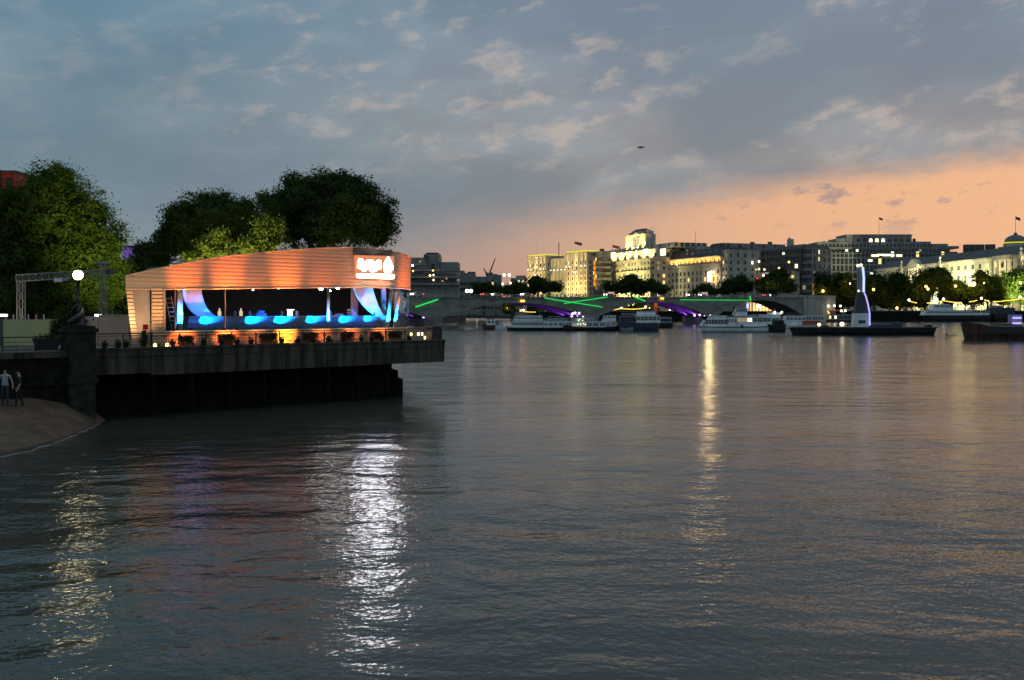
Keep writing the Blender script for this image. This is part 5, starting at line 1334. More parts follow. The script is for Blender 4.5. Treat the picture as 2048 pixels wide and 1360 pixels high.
# floodlights in front of it
for px, p, yy, c_ in ((1920,190000,-18,(.98,1,.50)),(1950,90000,-22,(.98,1,.5)),(1895,60000,-16,(.98,1,.5)),(2000,70000,-20,(1,.95,.5)),(2050,90000,-20,(1,.95,.5)),(1826,70000,-18,(1,.9,.5)),(1780,30000,-18,(.9,.95,.6)),(1855,30000,-18,(.9,.95,.6))):
    uplight(r, (b.x(px,yy*.5), yy*.5, 4), (b.x(px), 0, zc-14), p*.5, c_, 110, .6, bulb=False)
MB().ball((b.x(2003,-1), -.6, zc-8), .8, 8).build('hanging_lamp', E['warm'], r)
xd = b.x(2031,30)
zd = b.z(2031, 487, 30)
MB().box(xd-8, xd+8, 22.5, 38, zc, zd-2.0).build('dome_base', M['stone2'], r)
MB().lathe([(7.2,0),(7.2,2.0),(6.9,2.2)], 20, (xd,30,zd-2.0)).build('dome_drum', M['stone2'], r)
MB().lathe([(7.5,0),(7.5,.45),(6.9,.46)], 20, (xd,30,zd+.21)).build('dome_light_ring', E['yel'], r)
MB().lathe([(6.8*math.cos(t_), 5.0*math.sin(t_)) for t_ in [math.pi/2*i/8 for i in range(8)]]+[(1.2,5.0),(1.0,6.2),(.2,6.4)], 20, (xd,30,zd+.68)).build('dome', M['lead'], r, True)
for px in (1931,1941,1953,1962,1975,1984): MB().box(b.x(px,14)-1.6, b.x(px,14)+1.6, 13, 15.5, zc+3, b.z(px, 498, 14)+3).build('chimney', M['brick'], r)
flag('tall flagpole with a red flag on the palace dome', 2031, 432, 472, 640, 3.0)

# ------------------------------------------------------------------ 7. concrete theatre and neighbours on the left bank
b = BF(806, 424, 918, 424, DK)
r = b.root('concrete_theatre', 'grey stepped concrete theatre with a flat fly tower beyond the left end of the bridge')
def blk(pa, pb, py, y0, y1, m_=M['concrete'], nm='block', z0=0): return MB().box(b.x(pa,y0), b.x(pb,y0), y0, y1, z0, b.z((pa+pb)/2, py, y0)).build(nm, m_, r)
blk(848, 877, 508, 14, 34, nm='fly_tower'); blk(852, 876, 505, 15, 33, M['dgrey'], 'fly_tower_cap', b.z(862,508,14)+.01)
blk(878, 916, 524, 16, 34, nm='fly_tower')
blk(806, 850, 515, 8, 30, nm='stair_tower'); blk(806, 846, 540, 4, 8, nm='terrace_wall'); blk(846, 912, 548, 5, 14, nm='terrace_wall'); blk(806, 918, 566, 1, 5, nm='terrace_wall')
for py in (530, 542, 556, 570): MB().box(b.x(806), b.x(918 if py > 540 else 850), -1.0+(570-py)*.06, 6, b.z(860,py), b.z(860,py)+.8).build('terrace', M['concrete'], r)
MB().box(b.x(864,13.8), b.x(869,13.8), 13.6, 14.0, b.z(866,575,14), b.z(866,528,14)).build('window_slot', M['pane'], r)
for i, (px, py, m_) in enumerate(((825,531,'bulb'),(826,542,'warm'),(860,551,'bulbo'),(866,541,'warm'),(867,550,'pale'),(893,557,'dim'),(840,523,'dim'),(885,562,'dim'),(917,560,'dim'),(867,560,'pale'))): MB().ball((b.x(px,-2), -2, b.z(px,py,-2)), .45, 6).build('lamp', E[m_], r)
MB().box(b.x(843,0), b.x(850,0), 10, 12, b.z(846,516), b.z(846,508)+.0).build('roof_vent', M['dgrey'], r)
b = BF(915, 560, 1004, 560, DK)
r = b.root('low_grey_offices', 'row of low grey offices right of the concrete theatre')
for i, (pa, pb, py) in enumerate(((915,927,541),(926,950,546),(949,973,553),(973,1003,549.5))):
    block(r, b.x(pa)+.02*i, b.x(pb), i*.3, 18, 0, b.z(pa,py), M['dstone'], storeys(3,5,3.4,1.6), 4, 2, 1.4, .05, seed=61+i)
MB().box(b.x(935), b.x(950), 2, 8, b.z(930,546), b.z(930,543)).build('roof_plant', M['dgrey'], r)
b = BF(1032, 740, 1051, 740, 2.2)
r = b.root('small_pale_office', 'small pale flat-roofed office just left of the twin tower block')
block(r, 0, b.x(1051), 0, 20, 0, b.z(1040,551), M['stone2'], storeys(3,7,3.6,1.6), 5, 4, 1.6, .03, seed=71)
block(r, -4, -.1, 2, 20, 0, b.z(1040,556), M['dstone'], storeys(3,6,3.6,1.6), 2, 0, 1.2, .03, seed=72)
def crane(label, px0, py0, px1, py1, Y, cab=True):
    t = thing('tower_crane', label, 'crane', (X(px0,Y), Y, DK), 0, 'tower cranes on the skyline')
    z0_ = Z(py0,Y)-DK; dx_, z1_ = X(px1,Y)-X(px0,Y), Z(py1,Y)-DK
    MB().tube([(0,0,0),(0,0,z0_)], .55, 4).build('mast', M['dgrey'], t); MB().tube([(0,0,z0_),(dx_,0,z1_)], [.7,.32], 4).build('jib', M['rust'], t)
    MB().tube([(0,0,z0_),(-dx_*.22,0,z0_+1.4)], .55, 4).build('counter_jib', M['dgrey'], t); MB().box(-1.1,1.1,-1.1,1.1,z0_-1.2,z0_+1.2).build('cab', M['dgrey'], t)
crane('tall luffing crane with its jib raised to the right', 977, 552, 991, 516, 800)
crane('shorter crane leaning left beside the tall luffing crane', 974, 549, 967, 536, 800)
# ------------------------------------------------------------------ lamp posts and festoon strings
post('twin lamp on a tall column above the left part of the bridge', 1013.5, 550, 620, DK, 'bulb', .8, 1.6)
post('single pale lamp low on the left skyline by the crane', 1005, 568, 640, DK, 'bulb', .7)
post('pair of small lamps beside the small pale office', 1027, 566, 640, DK, 'bulb', .6, 2.0)
post('white lamp low left of the bridge trees', 938, 582, 400, DK, 'bulb', .7, .8)
glo = [(1646,582,'in the trees left of the barge tower'),(1747,579,'just right of the barge tower'),(1852,573,'in front of the palace pediment'),(1856,578,'lower of the pair before the palace pediment'),(1911,572,'below the brightest part of the palace'),(1947,568,'brightest of all, below the palace'),(1968,566,'pale, right of the brightest lamp'),(2041,566,'at the right edge of the trees'),(1794,616,'small, low under the trees'),(1700,567,'dim, above the barge cabin')]
for i, (px, py, wh) in enumerate(glo):
    post('amber street lamp '+wh, px, py, 563-2*(i%3), 4.8, 'bulbo' if i not in (6,9) else 'bulb', .75 if i not in (5,6,9) else (1.3 if i == 5 else .4), 0, 'amber lamps along the embankment', 900 if i not in (5,4) else 1600, (1,.50,.08))
def festoon(label, pts, Y, base, globes):
    """sagging string of bulbs between posts; pts in photo pixels"""
    t = thing('festoon_lights', label, 'festoon', (X(pts[0][0],Y), Y, base), 0, 'festoon strings along the far embankment')
    ox = X(pts[0][0],Y); P = [Vector((X(px,Y)-ox, 0, Z(py,Y)-base)) for px, py in pts]
    mb = MB(); wire = []
    for a, c in zip(P, P[1:]):
        n = max(4, int((c-a).length/.62)); sag = (c-a).length*.035
        for i in range(n):
            q = i/n; p = a+(c-a)*q-Vector((0,0,sag*4*q*(1-q))); wire.append(p); mb.ball(p, .26, 5)
    wire.append(P[-1])
    MB().tube(wire, .05, 4).build('wire', M['black'], t); o = mb.build('bulbs', E['fest'], t); o['kind'] = 'stuff'
    for px, py in globes:
        x_, z_ = X(px,Y)-ox, Z(py,Y)-base; MB().tube([(x_,0,0),(x_,0,z_-.5)], [.14,.09], 6).build('post', M['black'], t); MB().ball((x_,0,z_), .62, 8).build('globe', E['bulb'], t)
festoon('yellow festoon string under the first full arch of the bridge', [(896,629),(909,626),(955,625)], 690, 2.2, [(908,624.5),(954,624)])
festoon('yellow festoon string above the long white passenger boat', [(1046,623),(1097,621.5),(1113,623.5)], 660, 2.2, [(1047,620),(1097,619.5)])
festoon('yellow festoon string above the blue boat at the middle pier', [(1202,620.5),(1242,617),(1291,616)], 560, 4.0, [(1242,615),(1291,614)])
festoon('short yellow festoon string right of the barge tower', [(1819,602),(1835,606)], 545, 4.8, [(1818,600)])
festoon('long yellow festoon string right above the white ferry', [(1855,606),(1887,601),(1925,605)], 545, 4.8, [(1887,598)])
festoon('short bright festoon string right of the ferry funnel', [(1939,603.5),(1956,600)], 545, 4.8, [])
festoon('tiny festoon string beside the right end of the ferry', [(1970,600),(1979,602)], 545, 4.8, [(1963,596.5)])
festoon('yellow festoon string running off the right edge', [(1988,603),(2012,601),(2040,597),(2070,601)], 545, 4.8, [(2040,594)])
# ------------------------------------------------------------------ glowing arcade under the last arch
b = BF(1494, 520, 1600, 520, 4.0)
r = b.root('riverside_arcade', 'amber lit riverside arcade glowing under the right-hand arch of the bridge')
zt = b.z(1540, 599)
block(r, 0, b.x(1600), 0, 6, 0, zt, M['stone2'], [(.6, zt-1.2)], 16, 0, 1.15, 1.0, litm=('gold','oran','gold','dim'), seed=81)
for i in range(17): MB().box(b.x(1600)*i/16-.22, b.x(1600)*i/16+.22, -.5, -.01, 0, zt).build('pillar', M['stone2'], r)
for px, py in ((1517,612),(1522,607),(1527,605),(1531,608),(1536,611),(1519,608)): MB().ball((b.x(px,-1.6), -1.6, b.z(px,py,-1.6)), .95, 8).build('globe_lamp', E['bulb'], r)
MB().box(b.x(1493,-1), b.x(1497,-1), -1.2, -.9, b.z(1495,616,-1), b.z(1495,607,-1)).build('lit_sign', E['neonb'], r)
light(r, 'POINT', (b.x(1526,-6), -6, 3), 9000, (1,.62,.2), size=1)
# ------------------------------------------------------------------ boats
BOATS = {}
class BT:
    """boat frame: x to the right, y away; pixel helpers at its own depth"""
    def __init__(s, name, label, px0, py, cat='boat', group=None):
        s.Y = H*F/(py-HY); s.x0 = X(px0, s.Y); s.t = thing(name, label, cat, (s.x0, s.Y, 0), 0, group); BOATS[name] = s
    def x(s, px): return X(px, s.Y)-s.x0
    def z(s, py): return Z(py, s.Y)
    def hull(s, px0, px1, pyt, beam, m, bowl=0.0, bowr=.22, name='hull', sheer=.0, flare=.35, band=None):
        """lofted hull; bowl/bowr = share of length that tapers at the left/right end"""
        xa, xb, zt = s.x(px0), s.x(px1), s.z(pyt); L = xb-xa; n = 22; mb = MB(); secs = []
        for i in range(n+1):
            q = i/n; hb = beam/2
            if bowl > 0 and q < bowl: hb *= max(.04, math.sin(math.pi/2*q/bowl)**.7)
            if bowr > 0 and q > 1-bowr: hb *= max(.04, math.sin(math.pi/2*(1-q)/bowr)**.7)
            z_ = zt+sheer*(abs(2*q-1)**3); x_ = xa+L*q
            dxl = flare*zt*(1 if (bowr > 0 and q > .9) else 0)*((q-.9)/.1 if q > .9 else 0); dxr = flare*zt*((.1-q)/.1 if (bowl > 0 and q < .1) else 0)
            xb_ = x_-dxl+dxr
            secs.append([(xb_,beam/2-hb*.80,-.4),(x_*.5+xb_*.5,beam/2-hb*.95,zt*.45),(x_,beam/2-hb,z_),(x_,beam/2+hb,z_),(x_*.5+xb_*.5,beam/2+hb*.95,zt*.45),(xb_,beam/2+hb*.80,-.4)])
        for sc in secs: mb.v += sc
        for i in range(n):
            for k in range(6): mb.f.append((i*6+k, (i+1)*6+k, (i+1)*6+(k+1)%6, i*6+(k+1)%6)); mb.mi.append(0)
        mb.f.append(tuple(range(6))); mb.mi.append(0); mb.f.append(tuple(n*6+k for k in range(5,-1,-1))); mb.mi.append(0)
        o = mb.build(name, m, s.t)
        if band:
            mb = MB()
            for f in (2, 3):
                mb.tube([(sc[f][0], sc[f][1], sc[f][2]-band[1]) for sc in secs], band[0], 5)
            mb.build('rubbing_strake', band[2], s.t)
        return o
    def cabin(s, px0, px1, pyb, pyt, y0, y1, m, nw=0, wy=None, gap=.22, name='cabin', rake=(0,0), pane='pane', lit=None, over=.12, rf=None):
        xa, xb, zb, zt = s.x(px0), s.x(px1), s.z(pyb), s.z(pyt); L = xb-xa; wins = []
        if nw:
            za, zc_ = s.z(wy[0]), s.z(wy[1]); p = L/nw
            wins = [(p*i+p*gap/2, p*(i+1)-p*gap/2, za, zc_) for i in range(nw)]
        mb = MB(); holes_wall(mb, (xa,y0), (1,0), L, zb, zt, wins, .10, (0,1))
        mb.quad((xa,y0,zb),(xa,y0,zt),(xa,y1,zt),(xa,y1,zb)); mb.quad((xb,y0,zb),(xb,y1,zb),(xb,y1,zt),(xb,y0,zt)); mb.quad((xa,y1,zb),(xa,y1,zt),(xb,y1,zt),(xb,y1,zb))
        for v in range(len(mb.v)):
            x_, y_, z_ = mb.v[v]; q = (z_-zb)/(zt-zb)
            if abs(x_-xa) < 1e-6: mb.v[v] = (x_+rake[0]*q, y_, z_)
            if abs(x_-xb) < 1e-6: mb.v[v] = (x_-rake[1]*q, y_, z_)
        o = mb.build(name, m, s.t)
        for i, (a, b_, c_, d_) in enumerate(wins):
            pm = E[lit[i]] if lit and i in lit else M[pane]
            place('window', winmesh(b_-a, d_-c_, pm, m), o, (xa+(a+b_)/2, y0+.10, c_))
        MB().box(xa+rake[0]-over, xb-rake[1]+over, y0-over, y1+over, zt+.002, zt+.10).build('roof', rf or m, o)
        return o
    def box(s, px0, px1, pyb, pyt, y0, y1, m, name): return MB().box(s.x(px0), s.x(px1), y0, y1, s.z(pyb), s.z(pyt)).build(name, m, s.t)
    def rail(s, px0, px1, pyb, pyt, y, n, m=None, name='guard_rail'):
        mb = MB(); za, zb = s.z(pyb), s.z(pyt); xa, xb = s.x(px0), s.x(px1)
        mb.tube([(xa,y,zb),(xb,y,zb)], .03, 4); mb.tube([(xa,y,(za+zb)/2),(xb,y,(za+zb)/2)], .02, 4)
        for i in range(n+1): x_ = xa+(xb-xa)*i/n; mb.tube([(x_,y,za),(x_,y,zb)], .025, 4)
        return mb.build(name, m or M['boatw'], s.t)
    def lamp(s, px, py, y, r_, m, name='lamp'): return MB().ball((s.x(px), y, s.z(py)), r_, 7).build(name, E[m], s.t)

B = BT('work_barge', 'small rusty work barge with a white box cabin at the left of the moored boats', 964, 659.5)
B.hull(964, 992, 650, 3.2, M['rust'], .15, .1); B.box(973, 990, 650, 639, .6, 2.6, M['boatw'], 'cabin'); B.box(974, 989, 638.9, 637.5, .5, 2.7, M['boatg'], 'cabin_roof')
B.box(976, 981, 646, 642, .56, .62, M['paneg'], 'window'); B.box(983, 988, 646, 642, .56, .62, M['paneg'], 'window'); B.box(966, 971, 650, 647, .8, 2.2, M['black'], 'winch')
B = BT('motor_cruiser', 'small white motor cruiser between the work barge and the long passenger boat', 991, 660)
B.hull(991, 1018, 652, 3.0, M['boatw'], .0, .3, sheer=.2); B.cabin(995, 1007, 652, 647, .5, 2.5, M['boatw'], 2, (651,648.5), .3, rake=(.3,.5)); B.rail(1007, 1016, 652, 649.5, .4, 4)
B = BT('passenger_boat', 'long white double-deck passenger boat, leftmost of the big moored boats', 1013, 661.5)
B.hull(1013, 1140, 655.5, 5.2, M['hull'], .12, .05, sheer=.15)
B.cabin(1022, 1086, 655.4, 642, .3, 4.9, M['boatw'], 18, (650.5,645), .28, rake=(.5,0)); B.cabin(1087, 1136, 655.4, 643, .4, 4.8, M['boatw'], 5, (651,646.5), .3)
B.cabin(1026, 1086, 640.6, 632, .6, 4.6, M['boatw'], 20, (638.5,634.5), .35, rake=(.7,.2), name='upper_cabin', pane='paneg')
B.rail(1088, 1136, 642, 637, .5, 12); B.box(1096, 1118, 642, 639, 1.2, 4.2, M['boatg'], 'deck_seats'); B.box(1098, 1122, 634, 632.8, .6, 4.6, M['boatg'], 'awning'); B.rail(1098, 1122, 642, 634, .7, 4)
B = BT('party_boat', 'white and black party boat with yellow-lit saloon in the middle of the moored group', 1128, 662)
B.hull(1128, 1246, 654.5, 5.4, M['hull'], .0, .22, sheer=.7, flare=.9)
B.cabin(1131, 1212, 654.4, 644, .3, 5.1, M['boatw'], 6, (652,646.5), .22, lit={1:'dim',2:'dim'}); B.cabin(1213, 1232, 652.5, 645, .4, 5.0, M['boatw'], 2, (651,647), .3, rake=(0,.6))
B.cabin(1144, 1192, 642.6, 637, .7, 4.7, M['boatw'], 4, (642,638), .14, name='upper_cabin', rake=(.2,.2)); B.box(1138, 1200, 632, 630.6, .6, 4.8, M['boatg'], 'canopy'); B.rail(1140, 1198, 637, 632, .7, 8)
B.cabin(1205, 1233, 643, 631.5, .9, 4.5, M['boatw'], 3, (636,633), .3, name='wheelhouse', rake=(.8,.1))
for px, py in ((1156,640),(1158,642),(1160,639),(1165,641),(1161,648),(1167,647),(1156,648),(1171,649)): B.lamp(px, py, .2, .16, 'grnl' if px < 1160 else 'pale', 'saloon_lamp')
for px, py in ((1147,627.5),(1152,626),(1160,626.5)): B.lamp(px, py, 4, .33, 'bulbv', 'deck_lamp')
B = BT('blue_tour_boat', 'dark blue tour boat with a white bow saloon, right end of the moored group', 1238, 662)
B.hull(1238, 1328, 646, 5.2, M['boatb'], .0, .3, sheer=.5, flare=1.1)
B.cabin(1273, 1322, 645.8, 631, .5, 4.7, M['boatw'], 6, (640.5,633.5), .16, rake=(0,.5)); B.cabin(1240, 1272, 645.8, 633, .6, 4.6, M['boatb'], 5, (642,636), .2, rake=(.2,0), rf=M['boatg'])
B.box(1277, 1312, 630.4, 623, 1.0, 4.2, M['boatw'], 'deckhouse'); B.box(1279, 1308, 622.8, 621.6, .9, 4.3, M['boatg'], 'deckhouse_roof'); B.rail(1243, 1275, 632, 627, .7, 7)
MB().tube([(B.x(1308),2.5,B.z(630)),(B.x(1308),2.5,B.z(608))], .1, 6).build('mast', M['boatg'], B.t)
B = BT('blue_rib_tender', 'dark tender tied in front of the blue tour boat', 1240, 663)
B.hull(1241, 1268, 656, 2.4, M['boatg'], .1, .3, sheer=.2); B.box(1250, 1256, 656, 651, .8, 1.6, M['hull'], 'console')
B = BT('orange_funnel_boat', 'boat with a tall orange-lit funnel behind the blue tour boat', 1300, 655.5)
B.hull(1300, 1350, 646, 4.5, M['hull'], .0, .2); B.box(1310, 1316, 646, 606, 1.5, 3.0, M['orange'], 'funnel'); B.box(1318, 1344, 646, 634, .8, 3.6, M['boatg'], 'cabin'); B.box(1320, 1342, 642, 638, .74, .81, M['pane'], 'window')
light(B.t, 'POINT', (B.x(1313), .2, B.z(609)), 60, (1,.45,.1), size=.3)

B = BT('white_tour_boat', 'white tour boat with a raked glazed bow saloon and a wheelhouse amidships', 1401, 664.5)
B.hull(1401, 1537, 653, 5.0, M['boatw'], .16, .0, sheer=.15, flare=.5, band=(.12,.15,M['hull'])); B.box(1408, 1537, 665.3, 663, -.02, 5.0, M['hull'], 'waterline_strake')
B.cabin(1405, 1455, 652.9, 632, .35, 4.7, M['boatw'], 8, (648,639.5), .14, rake=(1.6,.1)); B.cabin(1456, 1474, 652.9, 634.5, .4, 4.6, M['boatw'], 3, (645,638.5), .55)
B.cabin(1475, 1536, 652.9, 634.2, .5, 4.6, M['boatw'], 6, (643.5,636), .12, lit={0:'dim',1:'dim',2:'pale'}, pane='paneg')
B.cabin(1470, 1497, 632, 617, 1.2, 4.0, M['boatw'], 3, (623.5,618), .12, name='wheelhouse', rake=(.9,.1)); B.box(1458, 1470, 634, 630, 1.2, 2.2, M['hull'], 'liferaft'); B.rail(1500, 1536, 634, 629, .6, 8); B.box(1502, 1512, 634, 631, 1, 3.5, M['boatg'], 'deck_seats')
B.lamp(1421, 630, .4, .14, 'pale'); MB().tube([(B.x(1484),-.15,B.z(655)),(B.x(1484),.1,B.z(650.5))], .36, 10).build('fender', M['black'], B.t)
B = BT('dark_tender', 'dark blunt workboat moored at the stern of the white tour boat', 1536, 664)
B.hull(1535, 1577, 650, 4.2, M['hull'], .18, .18, sheer=.5); B.cabin(1550, 1570, 649.8, 641, 1, 3.2, M['hull'], 3, (647.5,643.5), .25)
B = BT('low_river_cruiser', 'low white river cruiser with an orange stern box behind the dark workboat', 1520, 657)
B.hull(1522, 1652, 650, 4.8, M['boatw'], .0, .1); B.cabin(1524, 1562, 649.9, 630, .6, 4.2, M['boatw'], 2, (643,636.5), .1, pane='paneg'); B.cabin(1573, 1612, 649.9, 632, .5, 4.3, M['boatw'], 5, (640,635), .3, pane='paneg'); B.cabin(1613, 1649, 641, 632, .6, 4.2, M['boatw'], 3, (639.5,634), .12)
B.box(1606, 1641, 650, 641.2, .2, 3.8, M['orange'], 'stern_box'); B.rail(1575, 1645, 631, 627, .8, 10, M['boatg']); B.box(1540, 1564, 629.8, 625, 1, 3.6, M['boatw'], 'upper_cabin')
for px in (1551, 1565): B.lamp(px, 624.5, .8, .32, 'bulb', 'deck_lamp')
B = BT('floating_pier', 'floating pier with amber lamps far behind the barge tower, on its left', 1572, 644.5, 'pier')
B.box(1572, 1706, 644.8, 640, 0, 9, M['hull'], 'pontoon'); B.cabin(1660, 1704, 640, 629, 2, 8, M['boatg'], 8, (637.5,631.5), .25, lit={0:'warm',2:'pale'}); B.cabin(1574, 1610, 640, 631, 2, 8, M['boatw'], 6, (637.5,632.5), .3)
B.box(1640, 1690, 621.5, 620, 1.2, 9, M['orange'], 'canopy'); B.box(1641, 1643, 640, 621.6, 1.4, 1.8, M['boatg'], 'canopy_post'); B.box(1687, 1689, 640, 621.6, 1.4, 1.8, M['boatg'], 'canopy_post')
for px, py in ((1581,614),(1592,614.5),(1601,614),(1658,612),(1670,611.5),(1682,612),(1633,622),(1639,622),(1650,621.5),(1684,621.5),(1692,621.5),(1657,623),(1659,626)):
    B.lamp(px, py, 1, .50 if py < 616 or px > 1680 else .40, 'bulb' if py < 613 or px > 1680 or px < 1600 else 'warm', 'pier_lamp')
light(B.t, 'POINT', (B.x(1670), .2, B.z(617)), 110, (1,.55,.12), size=.5); light(B.t, 'POINT', (B.x(1592), .2, B.z(619)), 80, (1,.45,.12), size=.5)

# masts, aerials and ropes
def mast(B, px, pyb, pyt, y=2.5):
    MB().tube([(B.x(px),y,B.z(pyb)),(B.x(px),y,B.z(pyt))], [.06,.03], 5).build('mast', M['boatg'], B.t)
    MB().tube([(B.x(px)-.5,y,B.z(pyt)-.6),(B.x(px)+.5,y,B.z(pyt)-.6)], .025, 4).build('yard', M['boatg'], B.t)
for bt, px, a, c in ((BOATS['passenger_boat'],1080,632,618),(BOATS['party_boat'],1219,631,617),(BOATS['white_tour_boat'],1484,617,606),(BOATS['low_river_cruiser'],1552,625,615),(BOATS['motor_cruiser'],1001,647,639)): mast(bt, px, a, c)

# barge that carries the tall light sculpture
B = BT('sculpture_barge', 'long flat black barge carrying the tall light tower', 1588, 670.5, 'barge')
B.hull(1588, 1887, 655.5, 7.5, M['hull'], .03, .03, flare=.5); B.box(1600, 1880, 655.4, 654.2, .5, 7, M['dgrey'], 'deck')
B.rail(1600, 1700, 654.2, 650.5, .4, 9, M['black']); B.box(1748, 1812, 654.1, 648.5, 2.0, 6, M['boatb'], 'covered_cargo'); B.box(1796, 1810, 648.4, 645, 3, 5, M['boatb'], 'crate'); B.box(1863, 1872, 654.2, 650, 2, 4, M['hull'], 'bollard'); B.box(1648, 1662, 654.2, 651.5, 1.4, 3, M['hull'], 'hatch')
for px, py, r_ in ((1641,649.5,.42),(1687,648.5,.55)):
    B.lamp(px, py, 1.0, r_, 'pale', 'work_lamp'); MB().tube([(B.x(px),1,B.z(654.3)),(B.x(px),1,B.z(py+3))], .06, 6).build('lamp_stand', M['black'], B.t)
    light(B.t, 'POINT', (B.x(px), .4, B.z(py)), 14, (1,.85,.6), size=.4)
bY = B.Y
t = thing('light_tower', 'tall tapering grey tower with a violet neon edge and white box base on the barge', 'sculpture', (X(1727,bY), bY+2.2, Z(654.2,bY)))
ox = X(1727,bY); zb0 = Z(654.2,bY); q_ = lambda px, py: (X(px,bY)-ox, Z(py,bY)-zb0)
MB().prism_y([q_(1711.5,654.15), q_(1742,654.15), q_(1741.5,626.5), q_(1712,626.5)], -.8, .8).build('base_box', M['boatw'], t)
MB().prism_y([q_(1721,647), q_(1735,647), q_(1735,640.5), q_(1721,640.5)], -.86, -.801).build('vent_panel', M['dgrey'], t)
MB().prism_y([q_(1714,626.4), q_(1740.5,626.4), q_(1733.5,584.5), q_(1722,584.5)], -.65, .65).build('shaft', M['dgrey'], t)
MB().prism_y([q_(1722,584.4), q_(1731.5,584.4), q_(1729.5,533), q_(1722.3,533)], -.45, .45).build('upper_slab', M['boatg'], t)
MB().tube([(q_(1730.8,533)[0],-.5,q_(0,533)[1]), (q_(1733,556)[0],-.5,q_(0,556)[1]), (q_(1732.6,584)[0],-.5,q_(0,584)[1])], .26, 8).build('neon_edge', E['neonb'], t)
MB().tube([(q_(1733,585)[0],-.6,q_(0,585)[1]), (q_(1736.5,592)[0],-.65,q_(0,592)[1]), (q_(1741,610)[0],-.7,q_(0,610)[1]), (q_(1743.5,627)[0],-.85,q_(0,627)[1]), (q_(1743.5,651)[0],-.9,q_(0,651)[1])], .17, 8).build('neon_edge', E['neon'], t)
for px, py in ((1720.5,530.5),(1727,529.5),(1722,581.5)): MB().ball((q_(px,py)[0],-.6,q_(px,py)[1]), .36 if py < 560 else .26, 8).build('lamp', E['pale'], t)
light(t, 'POINT', (q_(1746,625)[0],-3,q_(0,625)[1]), 8, (.4,.35,1), size=.4)

B = BT('white_ferry', 'white two-deck ferry moored below the festoon lights at right', 1850, 643.5)
B.hull(1852, 1990, 630.5, 8, M['hull'], .1, .05, sheer=.2)
B.cabin(1851, 1944, 630.4, 620.5, .3, 7.6, M['boatw'], 18, (626.5,622.8), .28, rake=(1.2,0)); B.cabin(1945, 1980, 630.4, 620.5, .4, 7.5, M['boatw'], 2, (625.5,620.6), .1)
B.cabin(1868, 1908, 620.2, 608.5, .8, 7.0, M['boatw'], 9, (614.5,610.5), .25, rake=(1.0,2.0), name='upper_cabin'); B.rail(1912, 1984, 619.5, 616, .6, 14); B.box(1925, 1950, 609.5, 608, 1, 7, M['boatg'], 'awning'); B.rail(1926, 1949, 619.5, 609.5, .8, 4)
B.box(1950, 1956, 619.5, 609, 3, 5, mat('ochre_funnel', (.4,.25,.06), .6), 'funnel')
B = BT('dark_ferry', 'dark moored vessel right of the white ferry', 1984, 643.5)
B.hull(1984, 2046, 628, 8, M['hull'], .05, .05); B.cabin(1990, 2032, 627.8, 616, 1, 7, M['boatb'], 7, (625.5,619), .25); B.box(1995, 2012, 615.8, 611, 2, 6, M['boatg'], 'upper_cabin')

B = BT('moored_barge', 'rusty dark barge cut off by the right edge of the picture', 1950, 680.5, 'barge')
B.hull(1949, 2140, 654, 9.0, M['rust'], .10, .0, sheer=.9, flare=.6); B.box(1975, 2140, 653.8, 651.5, 1, 8, M['boatg'], 'hatch_cover'); B.box(1965, 1972, 650, 646, 2, 5, M['boatg'], 'windlass')
MB().tube([(B.x(1985),4,B.z(652)),(B.x(1985),4,B.z(637))], .09, 6).build('mast', M['hull'], B.t); MB().tube([(B.x(1981),4,B.z(643)),(B.x(1989),4,B.z(643))], .06, 6).build('crosstree', M['hull'], B.t)
B.box(1960, 2140, 668, 655, -.10, -.03, M['hull'], 'side_plating'); B.box(2012, 2060, 651.4, 648.5, 3, 6, M['rust'], 'cargo')
t2 = thing('violet_light_cube', 'small violet lit block at the right edge above the barge', 'sculpture', (X(2046,B.Y), B.Y+3, B.z(651.4)))
MB().box(-.6, 1.4, 0, 1.6, 0, 2.1).build('block', M['lilac'], t2)
for z_ in (.25, 1.3): MB().box(-.5, 1.2, -.06, -.001, z_, z_+.35).build('light_strip', E['neon'], t2)
light(t2, 'POINT', (0, -1.0, 1.0), 6, (.4,.35,1), size=.2)
t = thing('mooring_buoy', 'small round dark buoy between the two barges', 'buoy', (X(1893.5, H*F/(670.5-HY)), H*F/(670.5-HY), 0))
MB().ball((0,0,.08), .30, 10).build('float', M['rust'], t, True); MB().tube([(0,0,.35),(0,0,.55)], .05, 6).build('ring', M['black'], t)
Yb = H*F/(670.5-HY)
o = MB().tube([(X(1894,Yb),Yb,.05),(X(1915,Yb),Yb,.03),(X(1925,B.Y),B.Y+8,.1),(X(1938,B.Y),B.Y+5,Z(665,B.Y)),(X(1950,B.Y),B.Y+4.4,Z(655,B.Y))], .05, 5).build('mooring_rope', M['black'])
tag(o, 'thin dark mooring rope from the buoy to the rusty barge', 'rope')

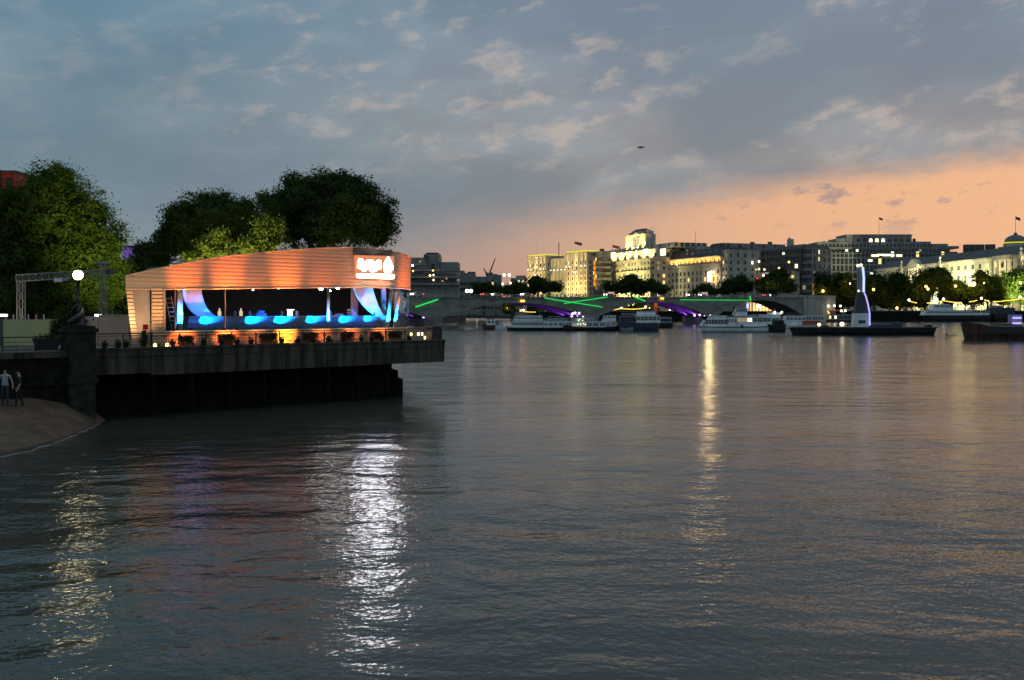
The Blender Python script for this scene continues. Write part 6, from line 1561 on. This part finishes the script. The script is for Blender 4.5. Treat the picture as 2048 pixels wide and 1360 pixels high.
# ------------------------------------------------------------------ trees on the far side and by the bridge
def ftree(lab, px, Y, lobes, seed, base=4.8, m='leafd', n=150, group='trees beyond the bridge'):
    sc = Y/500.0
    tree(lab, px, Y, lobes, m, n, 12, 1.0*sc, .52*sc, seed, m, base, group, 'bank_tree')
ftree('round dark tree above the bridge below the cranes', 968, 470, [(968,578,26,14),(950,584,14,10),(990,582,14,12)], 101, DK)
ftree('low dark tree above the bridge left of the twin tower block', 1025, 480, [(1020,580,22,10),(1042,576,14,11)], 102, 2.2)
ftree('dark tree in front of the left tower of the twin tower block', 1076, 640, [(1072,565,18,17),(1090,575,26,12),(1110,574,18,12),(1062,582,14,10)], 103)
ftree('tall bushy tree in front of the clock tower block', 1262, 600, [(1262,566,30,14),(1245,576,24,14),(1280,576,24,16),(1262,556,16,8)], 104, n=200)
ftree('small round tree at the left corner of the clock tower block', 1216, 606, [(1216,572,9,9),(1222,582,12,8)], 105, n=60)
ftree('tree at the right corner of the clock tower block', 1312, 590, [(1307,574,16,12),(1322,579,18,11),(1302,566,8,10)], 106, n=100)
ftree('bushy tree in front of the right half of the hotel', 1410, 556, [(1408,580,22,11),(1398,584,18,8),(1424,584,14,9)], 107, n=110)
ftree('low trees between the hotel and the dark gabled block', 1468, 540, [(1465,572,26,16),(1490,574,18,14),(1450,582,18,9),(1482,560,14,10)], 108, n=150)
ftree('tall dark tree in front of the dark gabled block', 1548, 530, [(1548,565,34,24),(1560,552,22,16),(1530,574,22,16),(1575,575,20,14)], 109, n=210)
em = [(1645,520,[(1645,575,26,34),(1632,595,18,28),(1655,600,24,26)],'leftmost embankment tree, behind the right end of the bridge'),
      (1685,536,[(1685,568,28,26),(1700,590,30,30),(1672,600,26,26)],'embankment tree left of the light tower'),
      (1750,540,[(1752,572,30,30),(1735,590,26,30),(1770,595,26,28)],'embankment tree right behind the light tower'),
      (1800,542,[(1796,566,26,26),(1815,590,28,30),(1790,600,28,24)],'embankment tree below the palace pediment'),
      (1850,546,[(1850,570,30,30),(1866,552,16,20),(1840,596,26,26)],'embankment tree with a pointed crown before the palace'),
      (1888,546,[(1888,562,20,28),(1900,590,30,24),(1878,545,9,14)],'dark pointed embankment tree at the left of the brightest palace wall'),
      (1930,548,[(1928,590,30,20),(1945,594,24,20),(1915,575,16,18)],'low embankment tree below the brightest palace wall'),
      (1975,546,[(1970,570,26,26),(1990,580,30,28),(1958,590,22,20),(1962,552,12,14)],'embankment tree right of the brightest palace wall'),
      (2025,544,[(2022,568,30,30),(2045,560,24,26),(2010,592,26,24),(2052,590,26,26)],'rightmost embankment tree below the dome')]
for i, (px, Y, lo, lab) in enumerate(em): ftree(lab, px, 572+(i%3)*4, lo, 120+i, n=190, group='plane trees along the right embankment', m='leaf' if i > 4 else 'leafd')
ug = [(925,700,2.2,'gold-lit tree seen through the first full arch, left one'),(965,700,2.2,'gold-lit tree seen through the first full arch, middle one'),(1005,690,2.2,'gold-lit tree seen through the first full arch, right one'),(1080,676,2.2,'gold-lit tree seen through the first full arch near the violet soffit'),(1235,580,4.0,'dark tree seen through the middle arch, left one'),(1290,566,4.0,'dark tree seen through the middle arch, right one')]
for i, (px, Y, bs, lab) in enumerate(ug):
    ftree(lab, px, Y, [(px,612,22,14),(px+14,620,16,10),(px-14,618,16,12)], 140+i, bs, 'leaf', 110, 'trees seen under the arches')
    post('amber lamp among the trees under the arches, '+['first','second','third','fourth','fifth','sixth'][i]+' from the left', px+9, 616, Y-9, bs, 'bulbo', .28, 0, 'amber lamps under the arches', 300, (1,.52,.08))
ftree('dark trees behind the dark ferry at the right edge', 2075, 556, [(2075,585,30,34),(2100,570,30,40)], 150, n=120, group='plane trees along the right embankment')
# ------------------------------------------------------------------ airship
Ya = 2600.0
t = thing('airship', 'tiny dark airship drifting in the grey sky right of centre', 'airship', (X(1282,Ya), Ya, Z(295,Ya)))
prof = [(.05,0),(1.3,1.2),(2.1,4),(2.3,8),(2.0,12),(1.2,16),(.3,19),(.05,19.5)]
o = MB().lathe(prof, 14).build('envelope', M['dgrey'], t, True, (-9.5,0,0)); o.rotation_euler = (0,math.radians(86),0)
MB().box(-2.2,1.6,-.5,.5,-3.2,-2.2).build('gondola', M['black'], t); MB().box(6,9,-.1,.1,-.2,3.0).build('fin', M['dgrey'], t); MB().box(6,9,-2.6,2.6,-.1,.15).build('fin', M['dgrey'], t)
